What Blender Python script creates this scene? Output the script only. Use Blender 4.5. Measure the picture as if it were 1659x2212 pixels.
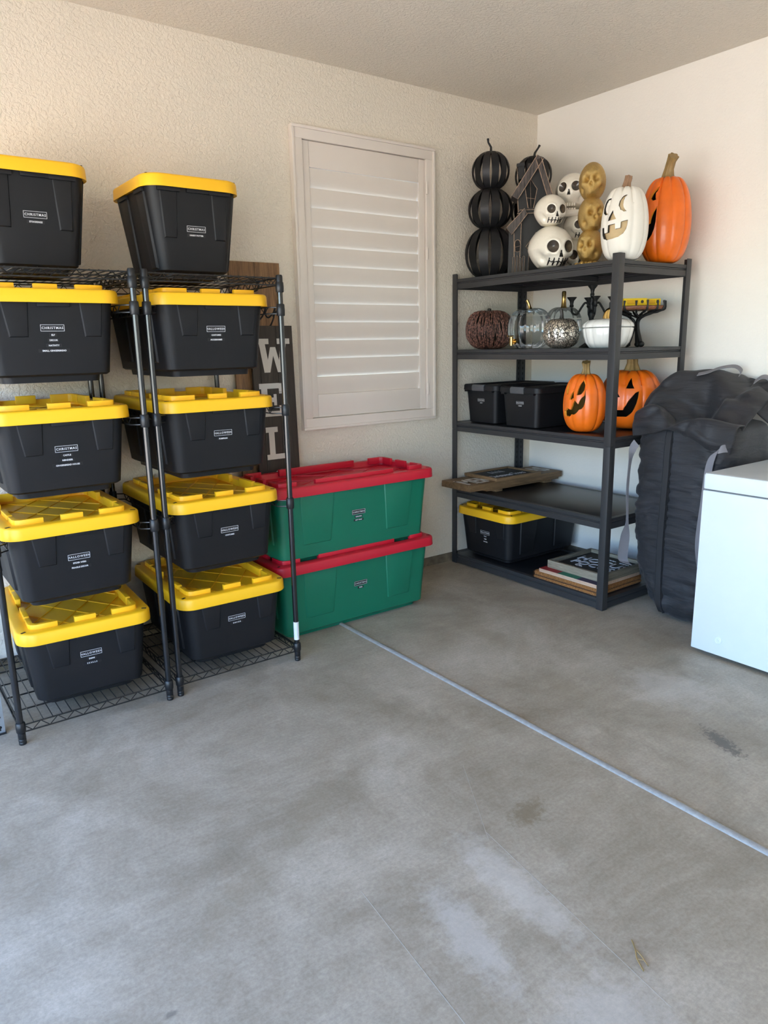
import bpy, bmesh, math, random
from mathutils import Vector, Matrix, noise
for o in list(bpy.data.objects): bpy.data.objects.remove(o)
S = bpy.context.scene
C = S.collection
PI = math.pi
R = math.radians
rnd = random.Random(7)

# ------------------------------------------------------------------ camera
def make_camera():
    yaw, pitch, roll = R(-36.084), R(-12.874), R(-1.1345)
    fw = Vector((-math.sin(yaw)*math.cos(pitch), math.cos(yaw)*math.cos(pitch), math.sin(pitch)))
    rt = fw.cross(Vector((0, 0, 1))).normalized()
    up = rt.cross(fw)
    rt2 = rt*math.cos(roll) + up*math.sin(roll)
    up2 = -rt*math.sin(roll) + up*math.cos(roll)
    m = Matrix((rt2, up2, -fw)).transposed().to_4x4()
    m.translation = Vector((-4.1573, -3.8055, 1.5308))
    cd = bpy.data.cameras.new('camera')
    cd.sensor_fit = 'HORIZONTAL'; cd.sensor_width = 36.0
    cd.lens = 1574.5/1659*36.0
    cd.clip_start = 0.02; cd.clip_end = 200
    co = bpy.data.objects.new('camera', cd); C.objects.link(co)
    co.matrix_world = m
    S.camera = co
make_camera()

# ------------------------------------------------------------------ light
W = bpy.data.worlds.new('sky'); S.world = W; W.use_nodes = True
wn = W.node_tree
sky = wn.nodes.new('ShaderNodeTexSky'); sky.sky_type = 'NISHITA'
sky.sun_disc = False; sky.sun_elevation = R(52); sky.sun_rotation = R(145)
sky.air_density = 1.0; sky.dust_density = 0.6; sky.ozone_density = 2.0
bg = wn.nodes['Background']; bg.inputs['Strength'].default_value = 0.36
tint = wn.nodes.new('ShaderNodeMix'); tint.data_type = 'RGBA'; tint.blend_type = 'MULTIPLY'; tint.inputs[0].default_value = 1.0
tint.inputs[7].default_value = (0.91, 0.98, 1.07, 1)
wn.links.new(sky.outputs[0], tint.inputs[6]); wn.links.new(tint.outputs[2], bg.inputs[0])
sd = bpy.data.lights.new('sun', 'SUN'); sd.energy = 9.5; sd.angle = R(0.6); sd.color = (1.0, 0.95, 0.88)
so = bpy.data.objects.new('sun', sd); C.objects.link(so)
so.rotation_euler = Vector((-0.35, 0.50, -0.79)).to_track_quat('-Z', 'Y').to_euler()
so.location = (-12, -8, 12)
# sky portal in the open garage doorway (guides sampling of the sky only)
DOOR = (-5.15, -5.6, -0.45, 2.40)      # x plane, y0, y1, height
pd = bpy.data.lights.new('doorway_portal', 'AREA'); pd.shape = 'RECTANGLE'
pd.size = DOOR[2]-DOOR[1]; pd.size_y = DOOR[3]; pd.cycles.is_portal = True
po = bpy.data.objects.new('doorway_portal', pd); C.objects.link(po)
po.location = (DOOR[0]-0.2, (DOOR[1]+DOOR[2])/2, DOOR[3]/2); po.rotation_euler = (R(90), 0, R(-90))
S.view_settings.view_transform = 'Standard'; S.view_settings.look = 'None'
S.view_settings.gamma = 1.0; S.view_settings.use_curve_mapping = False
S.view_settings.exposure = 2.36
cy = S.cycles
cy.max_bounces = 12; cy.diffuse_bounces = 7; cy.glossy_bounces = 5; cy.transmission_bounces = 10
cy.transparent_max_bounces = 12; cy.caustics_reflective = False; cy.caustics_refractive = False
cy.sample_clamp_indirect = 6.0; cy.use_denoising = True

# ------------------------------------------------------------------ materials
def srgb(r, g, b):
    f = lambda c: (c/255/12.92) if c/255 <= 0.04045 else ((c/255+0.055)/1.055)**2.4
    return (f(r), f(g), f(b), 1.0)

class NT:
    def __init__(s, name):
        s.m = bpy.data.materials.new(name); s.m.use_nodes = True
        s.t = s.m.node_tree; s.b = s.t.nodes['Principled BSDF']
        s.tc = s.t.nodes.new('ShaderNodeTexCoord')
    def n(s, kind, **kw):
        x = s.t.nodes.new(kind)
        for k, v in kw.items():
            if k in x.inputs: x.inputs[k].default_value = v
            else: setattr(x, k, v)
        return x
    def l(s, a, b): s.t.links.new(a, b)
    def noise(s, scale, detail=4, rough=0.55, coord=None, dist=0.0):
        x = s.n('ShaderNodeTexNoise'); x.inputs['Scale'].default_value = scale
        x.inputs['Detail'].default_value = detail; x.inputs['Roughness'].default_value = rough
        x.inputs['Distortion'].default_value = dist
        s.l(coord or s.tc.outputs['Object'], x.inputs['Vector']); return x
    def ramp(s, fac, stops):
        x = s.n('ShaderNodeValToRGB'); e = x.color_ramp.elements
        while len(e) < len(stops): e.new(0.5)
        for i, (p, c) in enumerate(stops): e[i].position = p; e[i].color = c
        s.l(fac, x.inputs['Fac']); return x
    def mix(s, fac, a, b, mode='MIX'):
        x = s.n('ShaderNodeMix', data_type='RGBA', blend_type=mode)
        for i, v in ((0, fac), (6, a), (7, b)):
            if hasattr(v, 'is_linked') or hasattr(v, 'links'): s.l(v, x.inputs[i])
            else: x.inputs[i].default_value = v
        return x.outputs[2]
    def bump(s, h, strength, dist=0.01, normal=None):
        x = s.n('ShaderNodeBump'); x.inputs['Strength'].default_value = strength
        x.inputs['Distance'].default_value = dist
        s.l(h, x.inputs['Height'])
        if normal: s.l(normal, x.inputs['Normal'])
        s.l(x.outputs[0], s.b.inputs['Normal']); return x.outputs[0]

def plain(name, col, rough=0.5, metal=0.0, var=0.06, scale=12, bump=0.0, bscale=200, spec=0.5, coat=0.0):
    N = NT(name)
    nz = N.noise(scale, 3)
    a = tuple(min(1, c*(1-var)) for c in col[:3])+(1,); b = tuple(min(1, c*(1+var)) for c in col[:3])+(1,)
    r = N.ramp(nz.outputs['Fac'], [(0.3, a), (0.7, b)])
    N.l(r.outputs[0], N.b.inputs['Base Color'])
    N.b.inputs['Roughness'].default_value = rough; N.b.inputs['Metallic'].default_value = metal
    N.b.inputs['Specular IOR Level'].default_value = spec
    N.b.inputs['Coat Weight'].default_value = coat
    if bump: N.bump(N.noise(bscale, 2).outputs['Fac'], bump, 0.002)
    return N.m

def wall_mat(name, col, scale=34, strength=0.55):
    N = NT(name)
    big = N.noise(0.8, 3)
    c = N.ramp(big.outputs['Fac'], [(0.3, tuple(x*0.97 for x in col[:3])+(1,)), (0.7, col)])
    # small rubbed marks
    v = N.noise(7, 2); mk = N.ramp(v.outputs['Fac'], [(0.76, (0, 0, 0, 1)), (0.80, (1, 1, 1, 1))])
    mm = N.n('ShaderNodeMath', operation='MULTIPLY'); N.l(mk.outputs[0], mm.inputs[0]); mm.inputs[1].default_value = 0.10
    out = N.mix(mm.outputs[0], c.outputs[0], tuple(x*0.55 for x in col[:3])+(1,))
    N.l(out, N.b.inputs['Base Color'])
    N.b.inputs['Roughness'].default_value = 0.72; N.b.inputs['Specular IOR Level'].default_value = 0.25
    v1 = N.noise(scale, 4, 0.55, dist=0.6)
    kn = N.ramp(v1.outputs['Fac'], [(0.40, (0, 0, 0, 1)), (0.62, (1, 1, 1, 1))])
    v2 = N.noise(scale*3.2, 2)
    s = N.mix(0.28, kn.outputs[0], v2.outputs['Fac'])
    N.bump(s, strength, 0.004)
    return N.m

def floor_mat():
    N = NT('concrete_slab'); co = N.tc.outputs['Object']
    n1 = N.noise(1.9, 8, 0.68, dist=0.5); n2 = N.noise(9, 7, 0.72, dist=0.3); n3 = N.noise(85, 5, 0.75)
    base = N.ramp(n1.outputs['Fac'], [(0.30, srgb(146, 136, 120)), (0.5, srgb(169, 160, 145)), (0.70, srgb(190, 182, 168))])
    sp = N.ramp(n2.outputs['Fac'], [(0.32, (0.83, 0.82, 0.80, 1)), (0.62, (1.05, 1.05, 1.05, 1))])
    c = N.mix(0.75, base.outputs[0], sp.outputs[0], 'MULTIPLY')
    g = N.ramp(n3.outputs['Fac'], [(0.38, (0.80, 0.79, 0.78, 1)), (0.62, (1.08, 1.08, 1.08, 1))])
    c = N.mix(0.7, c, g.outputs[0], 'MULTIPLY')
    # trowel streaks
    mp = N.n('ShaderNodeMapping'); N.l(co, mp.inputs[0]); mp.inputs['Rotation'].default_value = (0, 0, R(38)); mp.inputs['Scale'].default_value = (1.5, 26, 1)
    st = N.noise(3.0, 5, 0.7, coord=mp.outputs[0])
    sr = N.ramp(st.outputs['Fac'], [(0.42, (0.93, 0.92, 0.90, 1)), (0.6, (1.02, 1.02, 1.02, 1))])
    c = N.mix(0.6, c, sr.outputs[0], 'MULTIPLY')
    # localised patches: (x, y, rx, ry, angle, colour, strength, breakup scale)
    def patch(c, x, y, rx, ry, ang, col, amt, bs=9, hard=0.45):
        m = N.n('ShaderNodeMapping', vector_type='TEXTURE'); N.l(co, m.inputs[0])
        m.inputs['Location'].default_value = (x, y, 0); m.inputs['Rotation'].default_value = (0, 0, R(ang)); m.inputs['Scale'].default_value = (rx, ry, 1)
        ln = N.n('ShaderNodeVectorMath', operation='LENGTH'); N.l(m.outputs[0], ln.inputs[0])
        nz = N.noise(bs, 6, 0.7)
        a = N.n('ShaderNodeMath', operation='MULTIPLY_ADD'); N.l(nz.outputs['Fac'], a.inputs[0]); a.inputs[1].default_value = 1.5; N.l(ln.outputs['Value'], a.inputs[2])
        r = N.ramp(a.outputs[0], [(0.0, (1, 1, 1, 1)), (1.0, (1, 1, 1, 1))])
        mr = N.n('ShaderNodeMapRange'); N.l(a.outputs[0], mr.inputs['Value'])
        mr.inputs['From Min'].default_value = 1.0+hard; mr.inputs['From Max'].default_value = 1.0
        mr.inputs['To Min'].default_value = 0; mr.inputs['To Max'].default_value = amt
        N.t.nodes.remove(r)
        return N.mix(mr.outputs[0], c, col)
    pale = srgb(215, 213, 208); dark = srgb(96, 92, 86); brown = srgb(134, 122, 100)
    c = patch(c, -3.03, -2.60, 0.36, 0.12, 80, pale, 0.34, 22)
    c = patch(c, -2.80, -2.55, 0.48, 0.12, 86, pale, 0.32, 22)
    c = patch(c, -2.95, -3.0, 0.3, 0.25, 0, pale, 0.3, 20)
    c = patch(c, -1.60, -2.50, 0.26, 0.085, 68, dark, 0.8, 60, 0.25)
    c = patch(c, -2.52, -2.34, 0.17, 0.10, 20, srgb(120, 106, 82), 0.6, 50, 0.3)
    c = patch(c, -2.45, -2.10, 0.06, 0.04, 10, brown, 0.3, 30)
    c = patch(c, -3.45, -2.1, 0.30, 0.12, 30, brown, 0.25, 8)
    c = patch(c, -3.1, -1.9, 0.35, 0.14, 40, brown, 0.22, 8)
    c = patch(c, -1.55, -1.15, 0.35, 0.12, 90, brown, 0.3, 7)
    c = patch(c, -1.7, -1.8, 0.4, 0.14, 80, brown, 0.25, 7)
    c = patch(c, -1.35, -2.1, 0.3, 0.35, 0, pale, 0.25, 12)
    c = patch(c, -3.75, -2.35, 0.03, 0.015, 0, dark, 0.6, 30)
    c = patch(c, -3.50, -2.62, 0.03, 0.018, 20, srgb(70, 70, 84), 0.8, 30)
    N.l(c, N.b.inputs['Base Color'])
    rr = N.ramp(n2.outputs['Fac'], [(0.3, (0.42,)*3+(1,)), (0.7, (0.62,)*3+(1,))])
    N.l(rr.outputs[0], N.b.inputs['Roughness']); N.b.inputs['Specular IOR Level'].default_value = 0.35
    h = N.mix(0.5, n3.outputs['Fac'], st.outputs['Fac'])
    N.bump(h, 0.16, 0.003)
    return N.m

def wood_mat(name, c0, c1, axis='X', scale=6.0, rough=0.6, stretch=14):
    N = NT(name)
    mp = N.n('ShaderNodeMapping'); N.l(N.tc.outputs['Object'], mp.inputs[0])
    s = {'X': (1, stretch, stretch), 'Y': (stretch, 1, stretch), 'Z': (stretch, stretch, 1)}[axis]
    mp.inputs['Scale'].default_value = s
    n1 = N.noise(scale*0.5, 6, 0.65, coord=mp.outputs[0], dist=1.2)
    n2 = N.noise(scale*4, 3, 0.6, coord=mp.outputs[0])
    r = N.ramp(n1.outputs['Fac'], [(0.3, c0), (0.7, c1)])
    g = N.ramp(n2.outputs['Fac'], [(0.35, (0.75, 0.73, 0.7, 1)), (0.6, (1.05, 1.05, 1.05, 1))])
    c = N.mix(0.6, r.outputs[0], g.outputs[0], 'MULTIPLY')
    N.l(c, N.b.inputs['Base Color']); N.b.inputs['Roughness'].default_value = rough
    N.bump(n2.outputs['Fac'], 0.3, 0.002)
    return N.m

M = {}
M['wall'] = wall_mat('textured_wall_paint', srgb(231, 222, 207), 62, 0.75)
M['wall_side'] = wall_mat('smooth_wall_paint', srgb(241, 237, 229), 70, 0.25)
M['ceiling'] = wall_mat('ceiling_paint', srgb(226, 218, 205), 62, 0.7)
M['floor'] = floor_mat()
M['drive'] = plain('driveway_concrete', (0.52, 0.455, 0.37, 1), 0.8, var=0.12, scale=3)
M['stem'] = plain('rough_stem_concrete', srgb(112, 101, 84), 0.85, var=0.35, scale=22, bump=0.8, bscale=60)
M['trowel'] = plain('trowel_mark', srgb(168, 162, 152), 0.7)
M['gap'] = plain('dark_gap', srgb(24, 22, 20), 0.9)
M['joint'] = plain('grey_joint_sealant', srgb(152, 151, 149), 0.5, var=0.12, scale=60, bump=0.5, bscale=260)
M['white_trim'] = plain('white_shutter_paint', srgb(226, 217, 208), 0.35, var=0.015, scale=5)
M['black_plastic'] = plain('black_tote_plastic', srgb(23, 23, 26), 0.48, var=0.10, scale=5, bump=0.22, bscale=900, spec=0.32)
M['yellow'] = plain('yellow_lid_plastic', srgb(250, 190, 28), 0.42, var=0.02, scale=6, bump=0.1, bscale=600)
M['green'] = plain('green_tote_plastic', srgb(10, 108, 82), 0.42, var=0.06, scale=4, bump=0.2, bscale=700)
M['red'] = plain('red_lid_plastic', srgb(196, 22, 46), 0.42, var=0.04, scale=5, bump=0.1, bscale=600)
M['hole'] = plain('slot_black', srgb(14, 13, 12), 0.8)
M['label_black'] = plain('label_black', srgb(22, 22, 26), 0.35)
M['label_ink'] = plain('label_white_ink', srgb(218, 218, 222), 0.5)
M['chrome_black'] = plain('glossy_black_post', srgb(24, 24, 26), 0.22, metal=0.3, spec=0.8, coat=0.4)
M['wire_black'] = plain('black_epoxy_wire', srgb(22, 22, 23), 0.32, spec=0.6)
M['collar'] = plain('black_plastic_collar', srgb(22, 22, 24), 0.42, bump=0.3, bscale=160)
M['paper'] = plain('white_paper_label', srgb(215, 218, 222), 0.6)
M['steel_black'] = plain('charcoal_powder_coated_steel', srgb(58, 58, 60), 0.42, metal=0.2, var=0.04, bump=0.1, bscale=500)
M['board_black'] = plain('black_laminate_board', srgb(27, 27, 30), 0.34, var=0.05, scale=30)
M['galv'] = plain('galvanised_steel', srgb(172, 178, 184), 0.38, metal=0.7, var=0.1, scale=20)
M['freezer'] = plain('white_appliance_enamel', srgb(222, 229, 234), 0.28, var=0.01, coat=0.3)
M['gasket'] = plain('grey_gasket', srgb(96, 98, 100), 0.6)
M['bag'] = None
M['webbing'] = plain('grey_webbing', srgb(124, 122, 128), 0.8, var=0.06, bump=0.5, bscale=500)
M['zip'] = plain('black_zip_tape', srgb(30, 30, 34), 0.6)
M['ceramic'] = plain('white_glazed_ceramic', srgb(238, 232, 218), 0.25, var=0.025, scale=14, coat=0.5)
M['ceramic_clean'] = plain('bright_white_porcelain', srgb(236, 236, 232), 0.18, var=0.01, coat=0.6)
M['matte_white'] = plain('matte_white_pumpkin', srgb(233, 229, 220), 0.55, var=0.02)
M['inner_tan'] = plain('tan_pumpkin_inside', srgb(205, 180, 138), 0.8)
M['cut_dark'] = plain('dark_cut_edge', srgb(44, 44, 42), 0.7)
M['orange'] = plain('orange_painted_pumpkin', srgb(238, 112, 22), 0.38, var=0.09, scale=9, coat=0.25)
M['orange_cut'] = plain('amber_cut_edge', srgb(246, 158, 52), 0.5)
M['inner_brown'] = plain('brown_pumpkin_inside', srgb(120, 92, 38), 0.8)
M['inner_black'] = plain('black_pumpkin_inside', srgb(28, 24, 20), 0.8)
M['stem_tan'] = plain('olive_brown_stem', srgb(150, 124, 78), 0.5, var=0.25, scale=25, bump=0.4, bscale=60)
M['stem_pink'] = plain('rosy_brown_stem', srgb(150, 118, 92), 0.5, var=0.25, scale=30, bump=0.4, bscale=60)
M['socket'] = plain('dark_grey_glaze', srgb(72, 64, 56), 0.2, coat=0.5)
M['line_black'] = plain('black_paint_line', srgb(22, 20, 18), 0.35)
M['metal_black'] = plain('matte_black_sheet_metal', srgb(50, 50, 52), 0.42, metal=0.0, spec=0.5)
M['rod_black'] = plain('black_iron', srgb(24, 24, 25), 0.5, bump=0.3, bscale=150)
M['edge_brown'] = plain('rubbed_brown_edge', srgb(176, 150, 128), 0.6, var=0.3, scale=60)
M['gold_metal'] = plain('polished_gold', srgb(222, 184, 112), 0.2, metal=1.0)
M['dark_stem'] = plain('dark_bronze_stem', srgb(42, 36, 30), 0.5)
M['coir'] = None
M['cork'] = plain('coir_backing', srgb(196, 150, 100), 0.95, var=0.25, scale=120, bump=1.0, bscale=220)
M['yellow_card'] = plain('yellow_carton', srgb(244, 206, 20), 0.45)
M['red_print'] = plain('orange_print', srgb(214, 140, 20), 0.5)
M['brown_plate'] = wood_mat('reddish_brown_wood', srgb(104, 62, 40), srgb(160, 104, 72), 'Y', 8)
M['walnut'] = wood_mat('walnut_board', srgb(92, 66, 42), srgb(158, 120, 82), 'Z', 7)
M['walnut_x'] = wood_mat('stained_pine', srgb(86, 66, 44), srgb(136, 108, 76), 'X', 7)
M['greywood'] = wood_mat('weathered_grey_wood', srgb(118, 108, 94), srgb(172, 162, 142), 'Y', 8)
M['greywood_x'] = wood_mat('weathered_grey_wood_cross', srgb(92, 86, 74), srgb(140, 132, 116), 'X', 8)
M['dark_plank'] = wood_mat('dark_stained_plank', srgb(38, 33, 29), srgb(62, 54, 47), 'Z', 6)
M['frame_wood'] = wood_mat('light_frame_wood', srgb(118, 92, 64), srgb(152, 122, 88), 'X', 9)
M['chalk'] = plain('chalkboard', srgb(40, 42, 46), 0.7, var=0.15, scale=30)
M['sign_black'] = plain('black_sign_panel', srgb(20, 20, 24), 0.55)
M['paint_red'] = plain('red_painted_wood', srgb(140, 32, 40), 0.6, var=0.1)
M['paint_green'] = plain('green_painted_wood', srgb(34, 110, 88), 0.6, var=0.1)
M['paint_purple'] = plain('purple_painted_wood', srgb(50, 42, 74), 0.6, var=0.1)
M['pale_wood'] = wood_mat('pale_wood_edge', srgb(186, 150, 126), srgb(214, 186, 162), 'Y', 12)

def bag_mat():
    N = NT('black_polyester')
    n = N.noise(5, 5, 0.6); r = N.ramp(n.outputs['Fac'], [(0.3, srgb(25, 25, 29)), (0.72, srgb(40, 40, 46))])
    dn = N.noise(38, 4, 0.7); dr = N.ramp(dn.outputs['Fac'], [(0.66, (0, 0, 0, 1)), (0.74, (0.25, 0.25, 0.25, 1))])
    c = N.mix(dr.outputs[0], r.outputs[0], srgb(74, 74, 80))
    N.l(c, N.b.inputs['Base Color']); N.b.inputs['Roughness'].default_value = 0.62
    N.b.inputs['Sheen Weight'].default_value = 0.08
    mp = N.n('ShaderNodeMapping'); N.l(N.tc.outputs['Object'], mp.inputs[0]); mp.inputs['Scale'].default_value = (5, 5, 26)
    mp.inputs['Rotation'].default_value = (R(24), 0, 0)
    w = N.noise(1.2, 4, 0.5, coord=mp.outputs[0], dist=0.5)
    f = N.noise(700, 1)
    N.bump(N.mix(0.06, w.outputs['Fac'], f.outputs['Fac']), 0.5, 0.02)
    return N.m
M['bag'] = bag_mat()

def coir_mat():
    N = NT('brown_coir'); n = N.noise(160, 4, 0.8)
    r = N.ramp(n.outputs['Fac'], [(0.3, srgb(92, 58, 30)), (0.55, srgb(176, 118, 64)), (0.75, srgb(212, 156, 96))])
    N.l(r.outputs[0], N.b.inputs['Base Color']); N.b.inputs['Roughness'].default_value = 0.95
    N.bump(n.outputs['Fac'], 1.0, 0.006); return N.m
M['coir'] = coir_mat()

def glitter_mat():
    N = NT('gold_glitter')
    v = N.n('ShaderNodeTexVoronoi'); v.inputs['Scale'].default_value = 230; N.l(N.tc.outputs['Object'], v.inputs['Vector'])
    sepc = N.n('ShaderNodeSeparateColor'); N.l(v.outputs['Color'], sepc.inputs[0])
    r = N.ramp(sepc.outputs[0], [(0.1, srgb(158, 122, 54)), (0.62, srgb(212, 174, 98)), (0.93, srgb(250, 232, 178))])
    N.l(r.outputs[0], N.b.inputs['Base Color']); N.b.inputs['Metallic'].default_value = 0.75
    N.b.inputs['Roughness'].default_value = 0.34
    geo = N.n('ShaderNodeNewGeometry')
    vm = N.n('ShaderNodeVectorMath', operation='MULTIPLY_ADD'); N.l(v.outputs['Color'], vm.inputs[0])
    vm.inputs[1].default_value = (1.1, 1.1, 1.1)
    sub = N.n('ShaderNodeVectorMath', operation='SUBTRACT'); N.l(geo.outputs['Normal'], sub.inputs[0]); sub.inputs[1].default_value = (0.55, 0.55, 0.55)
    N.l(sub.outputs[0], vm.inputs[2])
    nn = N.n('ShaderNodeVectorMath', operation='NORMALIZE'); N.l(vm.outputs[0], nn.inputs[0])
    N.l(nn.outputs[0], N.b.inputs['Normal']); return N.m
M['glitter'] = glitter_mat()

def mercury_mat():
    N = NT('crackled_mercury_glass')
    d = N.noise(20, 3); wob = N.mix(0.06, N.tc.outputs['Object'], d.outputs['Color'])
    v = N.n('ShaderNodeTexVoronoi', feature='DISTANCE_TO_EDGE'); v.inputs['Scale'].default_value = 60; N.l(wob, v.inputs['Vector'])
    n2 = N.noise(260, 3)
    a = N.n('ShaderNodeMath', operation='MULTIPLY_ADD'); N.l(n2.outputs['Fac'], a.inputs[0]); a.inputs[1].default_value = -0.10; N.l(v.outputs['Distance'], a.inputs[2])
    r = N.ramp(a.outputs[0], [(0.0, (0, 0, 0, 1)), (0.07, (1, 1, 1, 1))])
    r.color_ramp.elements[0].position = 0.0
    ad = N.n('ShaderNodeMath', operation='ADD'); N.l(a.outputs[0], ad.inputs[0]); ad.inputs[1].default_value = -0.025
    N.l(ad.outputs[0], r.inputs[0])
    N.l(N.mix(r.outputs[0], srgb(50, 42, 34), srgb(232, 224, 210)), N.b.inputs['Base Color'])
    N.l(r.outputs[0], N.b.inputs['Metallic']); N.b.inputs['Roughness'].default_value = 0.42
    return N.m
M['mercury'] = mercury_mat()

def glass_mat():
    """thin clear sheet: mostly see-through, mirror-like towards the rims"""
    N = NT('clear_glass'); t = N.t
    tr = t.nodes.new('ShaderNodeBsdfTransparent'); tr.inputs[0].default_value = (0.93, 0.95, 0.95, 1)
    gl = t.nodes.new('ShaderNodeBsdfGlossy'); gl.inputs['Roughness'].default_value = 0.04
    lw = t.nodes.new('ShaderNodeLayerWeight'); lw.inputs['Blend'].default_value = 0.30
    mr = N.n('ShaderNodeMapRange'); N.l(lw.outputs['Fresnel'], mr.inputs['Value']); mr.inputs['To Min'].default_value = 0.03; mr.inputs['To Max'].default_value = 0.75
    mx = t.nodes.new('ShaderNodeMixShader'); N.l(mr.outputs[0], mx.inputs[0]); N.l(tr.outputs[0], mx.inputs[1]); N.l(gl.outputs[0], mx.inputs[2])
    out = next(n for n in t.nodes if n.type == 'OUTPUT_MATERIAL'); N.l(mx.outputs[0], out.inputs[0])
    t.nodes.remove(N.b); return N.m
M['glass'] = glass_mat()
def twig_mat():
    N = NT('dark_brown_twigs'); n = N.noise(75, 2)
    r = N.ramp(n.outputs['Fac'], [(0.38, srgb(46, 28, 25)), (0.60, srgb(150, 106, 92))])
    N.l(r.outputs[0], N.b.inputs['Base Color']); N.b.inputs['Roughness'].default_value = 0.45; return N.m
M['twig'] = twig_mat()
M['bead'] = plain('copper_sequins', srgb(226, 190, 170), 0.2, metal=0.9)
def distressed(name, col, back, scale=26):
    N = NT(name); mp = N.n('ShaderNodeMapping'); N.l(N.tc.outputs['Object'], mp.inputs[0])
    mp.inputs['Rotation'].default_value = (0, R(35), 0); mp.inputs['Scale'].default_value = (1, 1, 3.5)
    n = N.noise(scale, 6, 0.75, coord=mp.outputs[0]); big = N.noise(6, 2)
    m = N.n('ShaderNodeMath', operation='ADD'); N.l(n.outputs['Fac'], m.inputs[0]); N.l(big.outputs['Fac'], m.inputs[1])
    r = N.ramp(m.outputs[0], [(0.0, col), (1.0, col)])
    e = N.n('ShaderNodeMapRange'); N.l(m.outputs[0], e.inputs['Value']); e.inputs['From Min'].default_value = 1.16; e.inputs['From Max'].default_value = 1.20
    N.l(N.mix(e.outputs[0], col, back), N.b.inputs['Base Color']); N.b.inputs['Roughness'].default_value = 0.7
    return N.m
M['worn_white'] = distressed('worn_white_paint', srgb(205, 202, 196), srgb(50, 44, 38))

# ------------------------------------------------------------------ helpers
def ob(name, me, mat=None, parent=None, loc=None, rot=None):
    o = bpy.data.objects.new(name, me); C.objects.link(o)
    if mat is not None and len(me.materials) == 0:
        for m in (mat if isinstance(mat, (list, tuple)) else [mat]): me.materials.append(m)
    if parent: o.parent = parent
    if loc is not None: o.location = loc
    if rot is not None: o.rotation_euler = rot
    return o

def mesh(bm, name='mesh', smooth=False, bevel=0, recalc=True, angle=None):
    if recalc: bmesh.ops.recalc_face_normals(bm, faces=bm.faces)
    if bevel:
        es = [e for e in bm.edges if len(e.link_faces) == 2 and e.calc_face_angle(0) > 0.6]
        bmesh.ops.bevel(bm, geom=es, offset=bevel, segments=2, affect='EDGES', profile=0.6, clamp_overlap=True)
    me = bpy.data.meshes.new(name); bm.to_mesh(me); bm.free()
    if smooth or angle:
        me.polygons.foreach_set('use_smooth', [True]*len(me.polygons))
        if angle: me.set_sharp_from_angle(angle=R(angle))
    return me

def thing(name, label, cat, loc=(0, 0, 0), rz=0, group=None):
    o = bpy.data.objects.new(name, None); C.objects.link(o); o.empty_display_size = 0.05
    o.location = loc; o.rotation_euler = (0, 0, R(rz)); o['label'] = label; o['category'] = cat
    if group: o['group'] = group
    return o
def tag(o, label, cat, group=None):
    o['label'] = label; o['category'] = cat
    if group: o['group'] = group
    return o
def struct(name, me, mat, parent=None, loc=None, rot=None):
    o = ob(name, me, mat, parent, loc, rot)
    if not parent: o['kind'] = 'structure'
    return o

def box(bm, c, s, rot=None, mi=0):
    m = Matrix.Translation(Vector(c))
    if rot: m = m @ Matrix.Rotation(R(rot[0]), 4, 'X') @ Matrix.Rotation(R(rot[1]), 4, 'Y') @ Matrix.Rotation(R(rot[2]), 4, 'Z')
    m = m @ Matrix.Diagonal((s[0], s[1], s[2], 1))
    r = bmesh.ops.create_cube(bm, size=1.0, matrix=m)
    for f in {f for v in r['verts'] for f in v.link_faces}: f.material_index = mi
    return bm
def boxm(c, s, bevel=0, rot=None, smooth=False):
    return mesh(box(bmesh.new(), c, s, rot), bevel=bevel, angle=35 if bevel else None)

def tube(bm, pts, r, n=8, mi=0, closed=False, cap=True):
    pts = [Vector(p) for p in pts]; k = len(pts)
    rr = r if isinstance(r, (list, tuple)) else [r]*k
    t0 = (pts[1]-pts[0]).normalized()
    up = Vector((0, 0, 1)) if abs(t0.z) < 0.9 else Vector((1, 0, 0))
    a = t0.cross(up).normalized(); rings = []
    for i, p in enumerate(pts):
        if closed: t = (pts[(i+1) % k]-pts[i-1]).normalized()
        else: t = (pts[min(i+1, k-1)]-pts[max(i-1, 0)]).normalized()
        a = (a - t*a.dot(t))
        if a.length < 1e-6: a = t.orthogonal()
        a.normalize(); b = t.cross(a)
        rings.append([bm.verts.new(p+(a*math.cos(2*PI*j/n)+b*math.sin(2*PI*j/n))*rr[i]) for j in range(n)])
    seg = k if closed else k-1
    for i in range(seg):
        A, B = rings[i], rings[(i+1) % k]
        for j in range(n):
            f = bm.faces.new((A[j], A[(j+1) % n], B[(j+1) % n], B[j])); f.material_index = mi
    if cap and not closed:
        bm.faces.new(rings[0][::-1]).material_index = mi; bm.faces.new(rings[-1]).material_index = mi
    return bm

def lathe(bm, prof, n=32, c=(0, 0, 0), mi=0, rib=0, ribd=0.0, sx=1, sy=1):
    rings = []; c = Vector(c)
    for r, z in prof:
        ring = []
        for j in range(n):
            a = 2*PI*j/n; q = r*(1-ribd*(abs(math.cos(a*rib/2))**6)) if rib else r
            ring.append(bm.verts.new(c+Vector((q*math.cos(a)*sx, q*math.sin(a)*sy, z))))
        rings.append(ring)
    for A, B in zip(rings, rings[1:]):
        for j in range(n):
            bm.faces.new((A[j], A[(j+1) % n], B[(j+1) % n], B[j])).material_index = mi
    for ring, flip in ((rings[0], True), (rings[-1], False)):
        if prof[0 if flip else -1][0] > 1e-5:
            bm.faces.new(ring[::-1] if flip else ring).material_index = mi
    return bm

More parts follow.
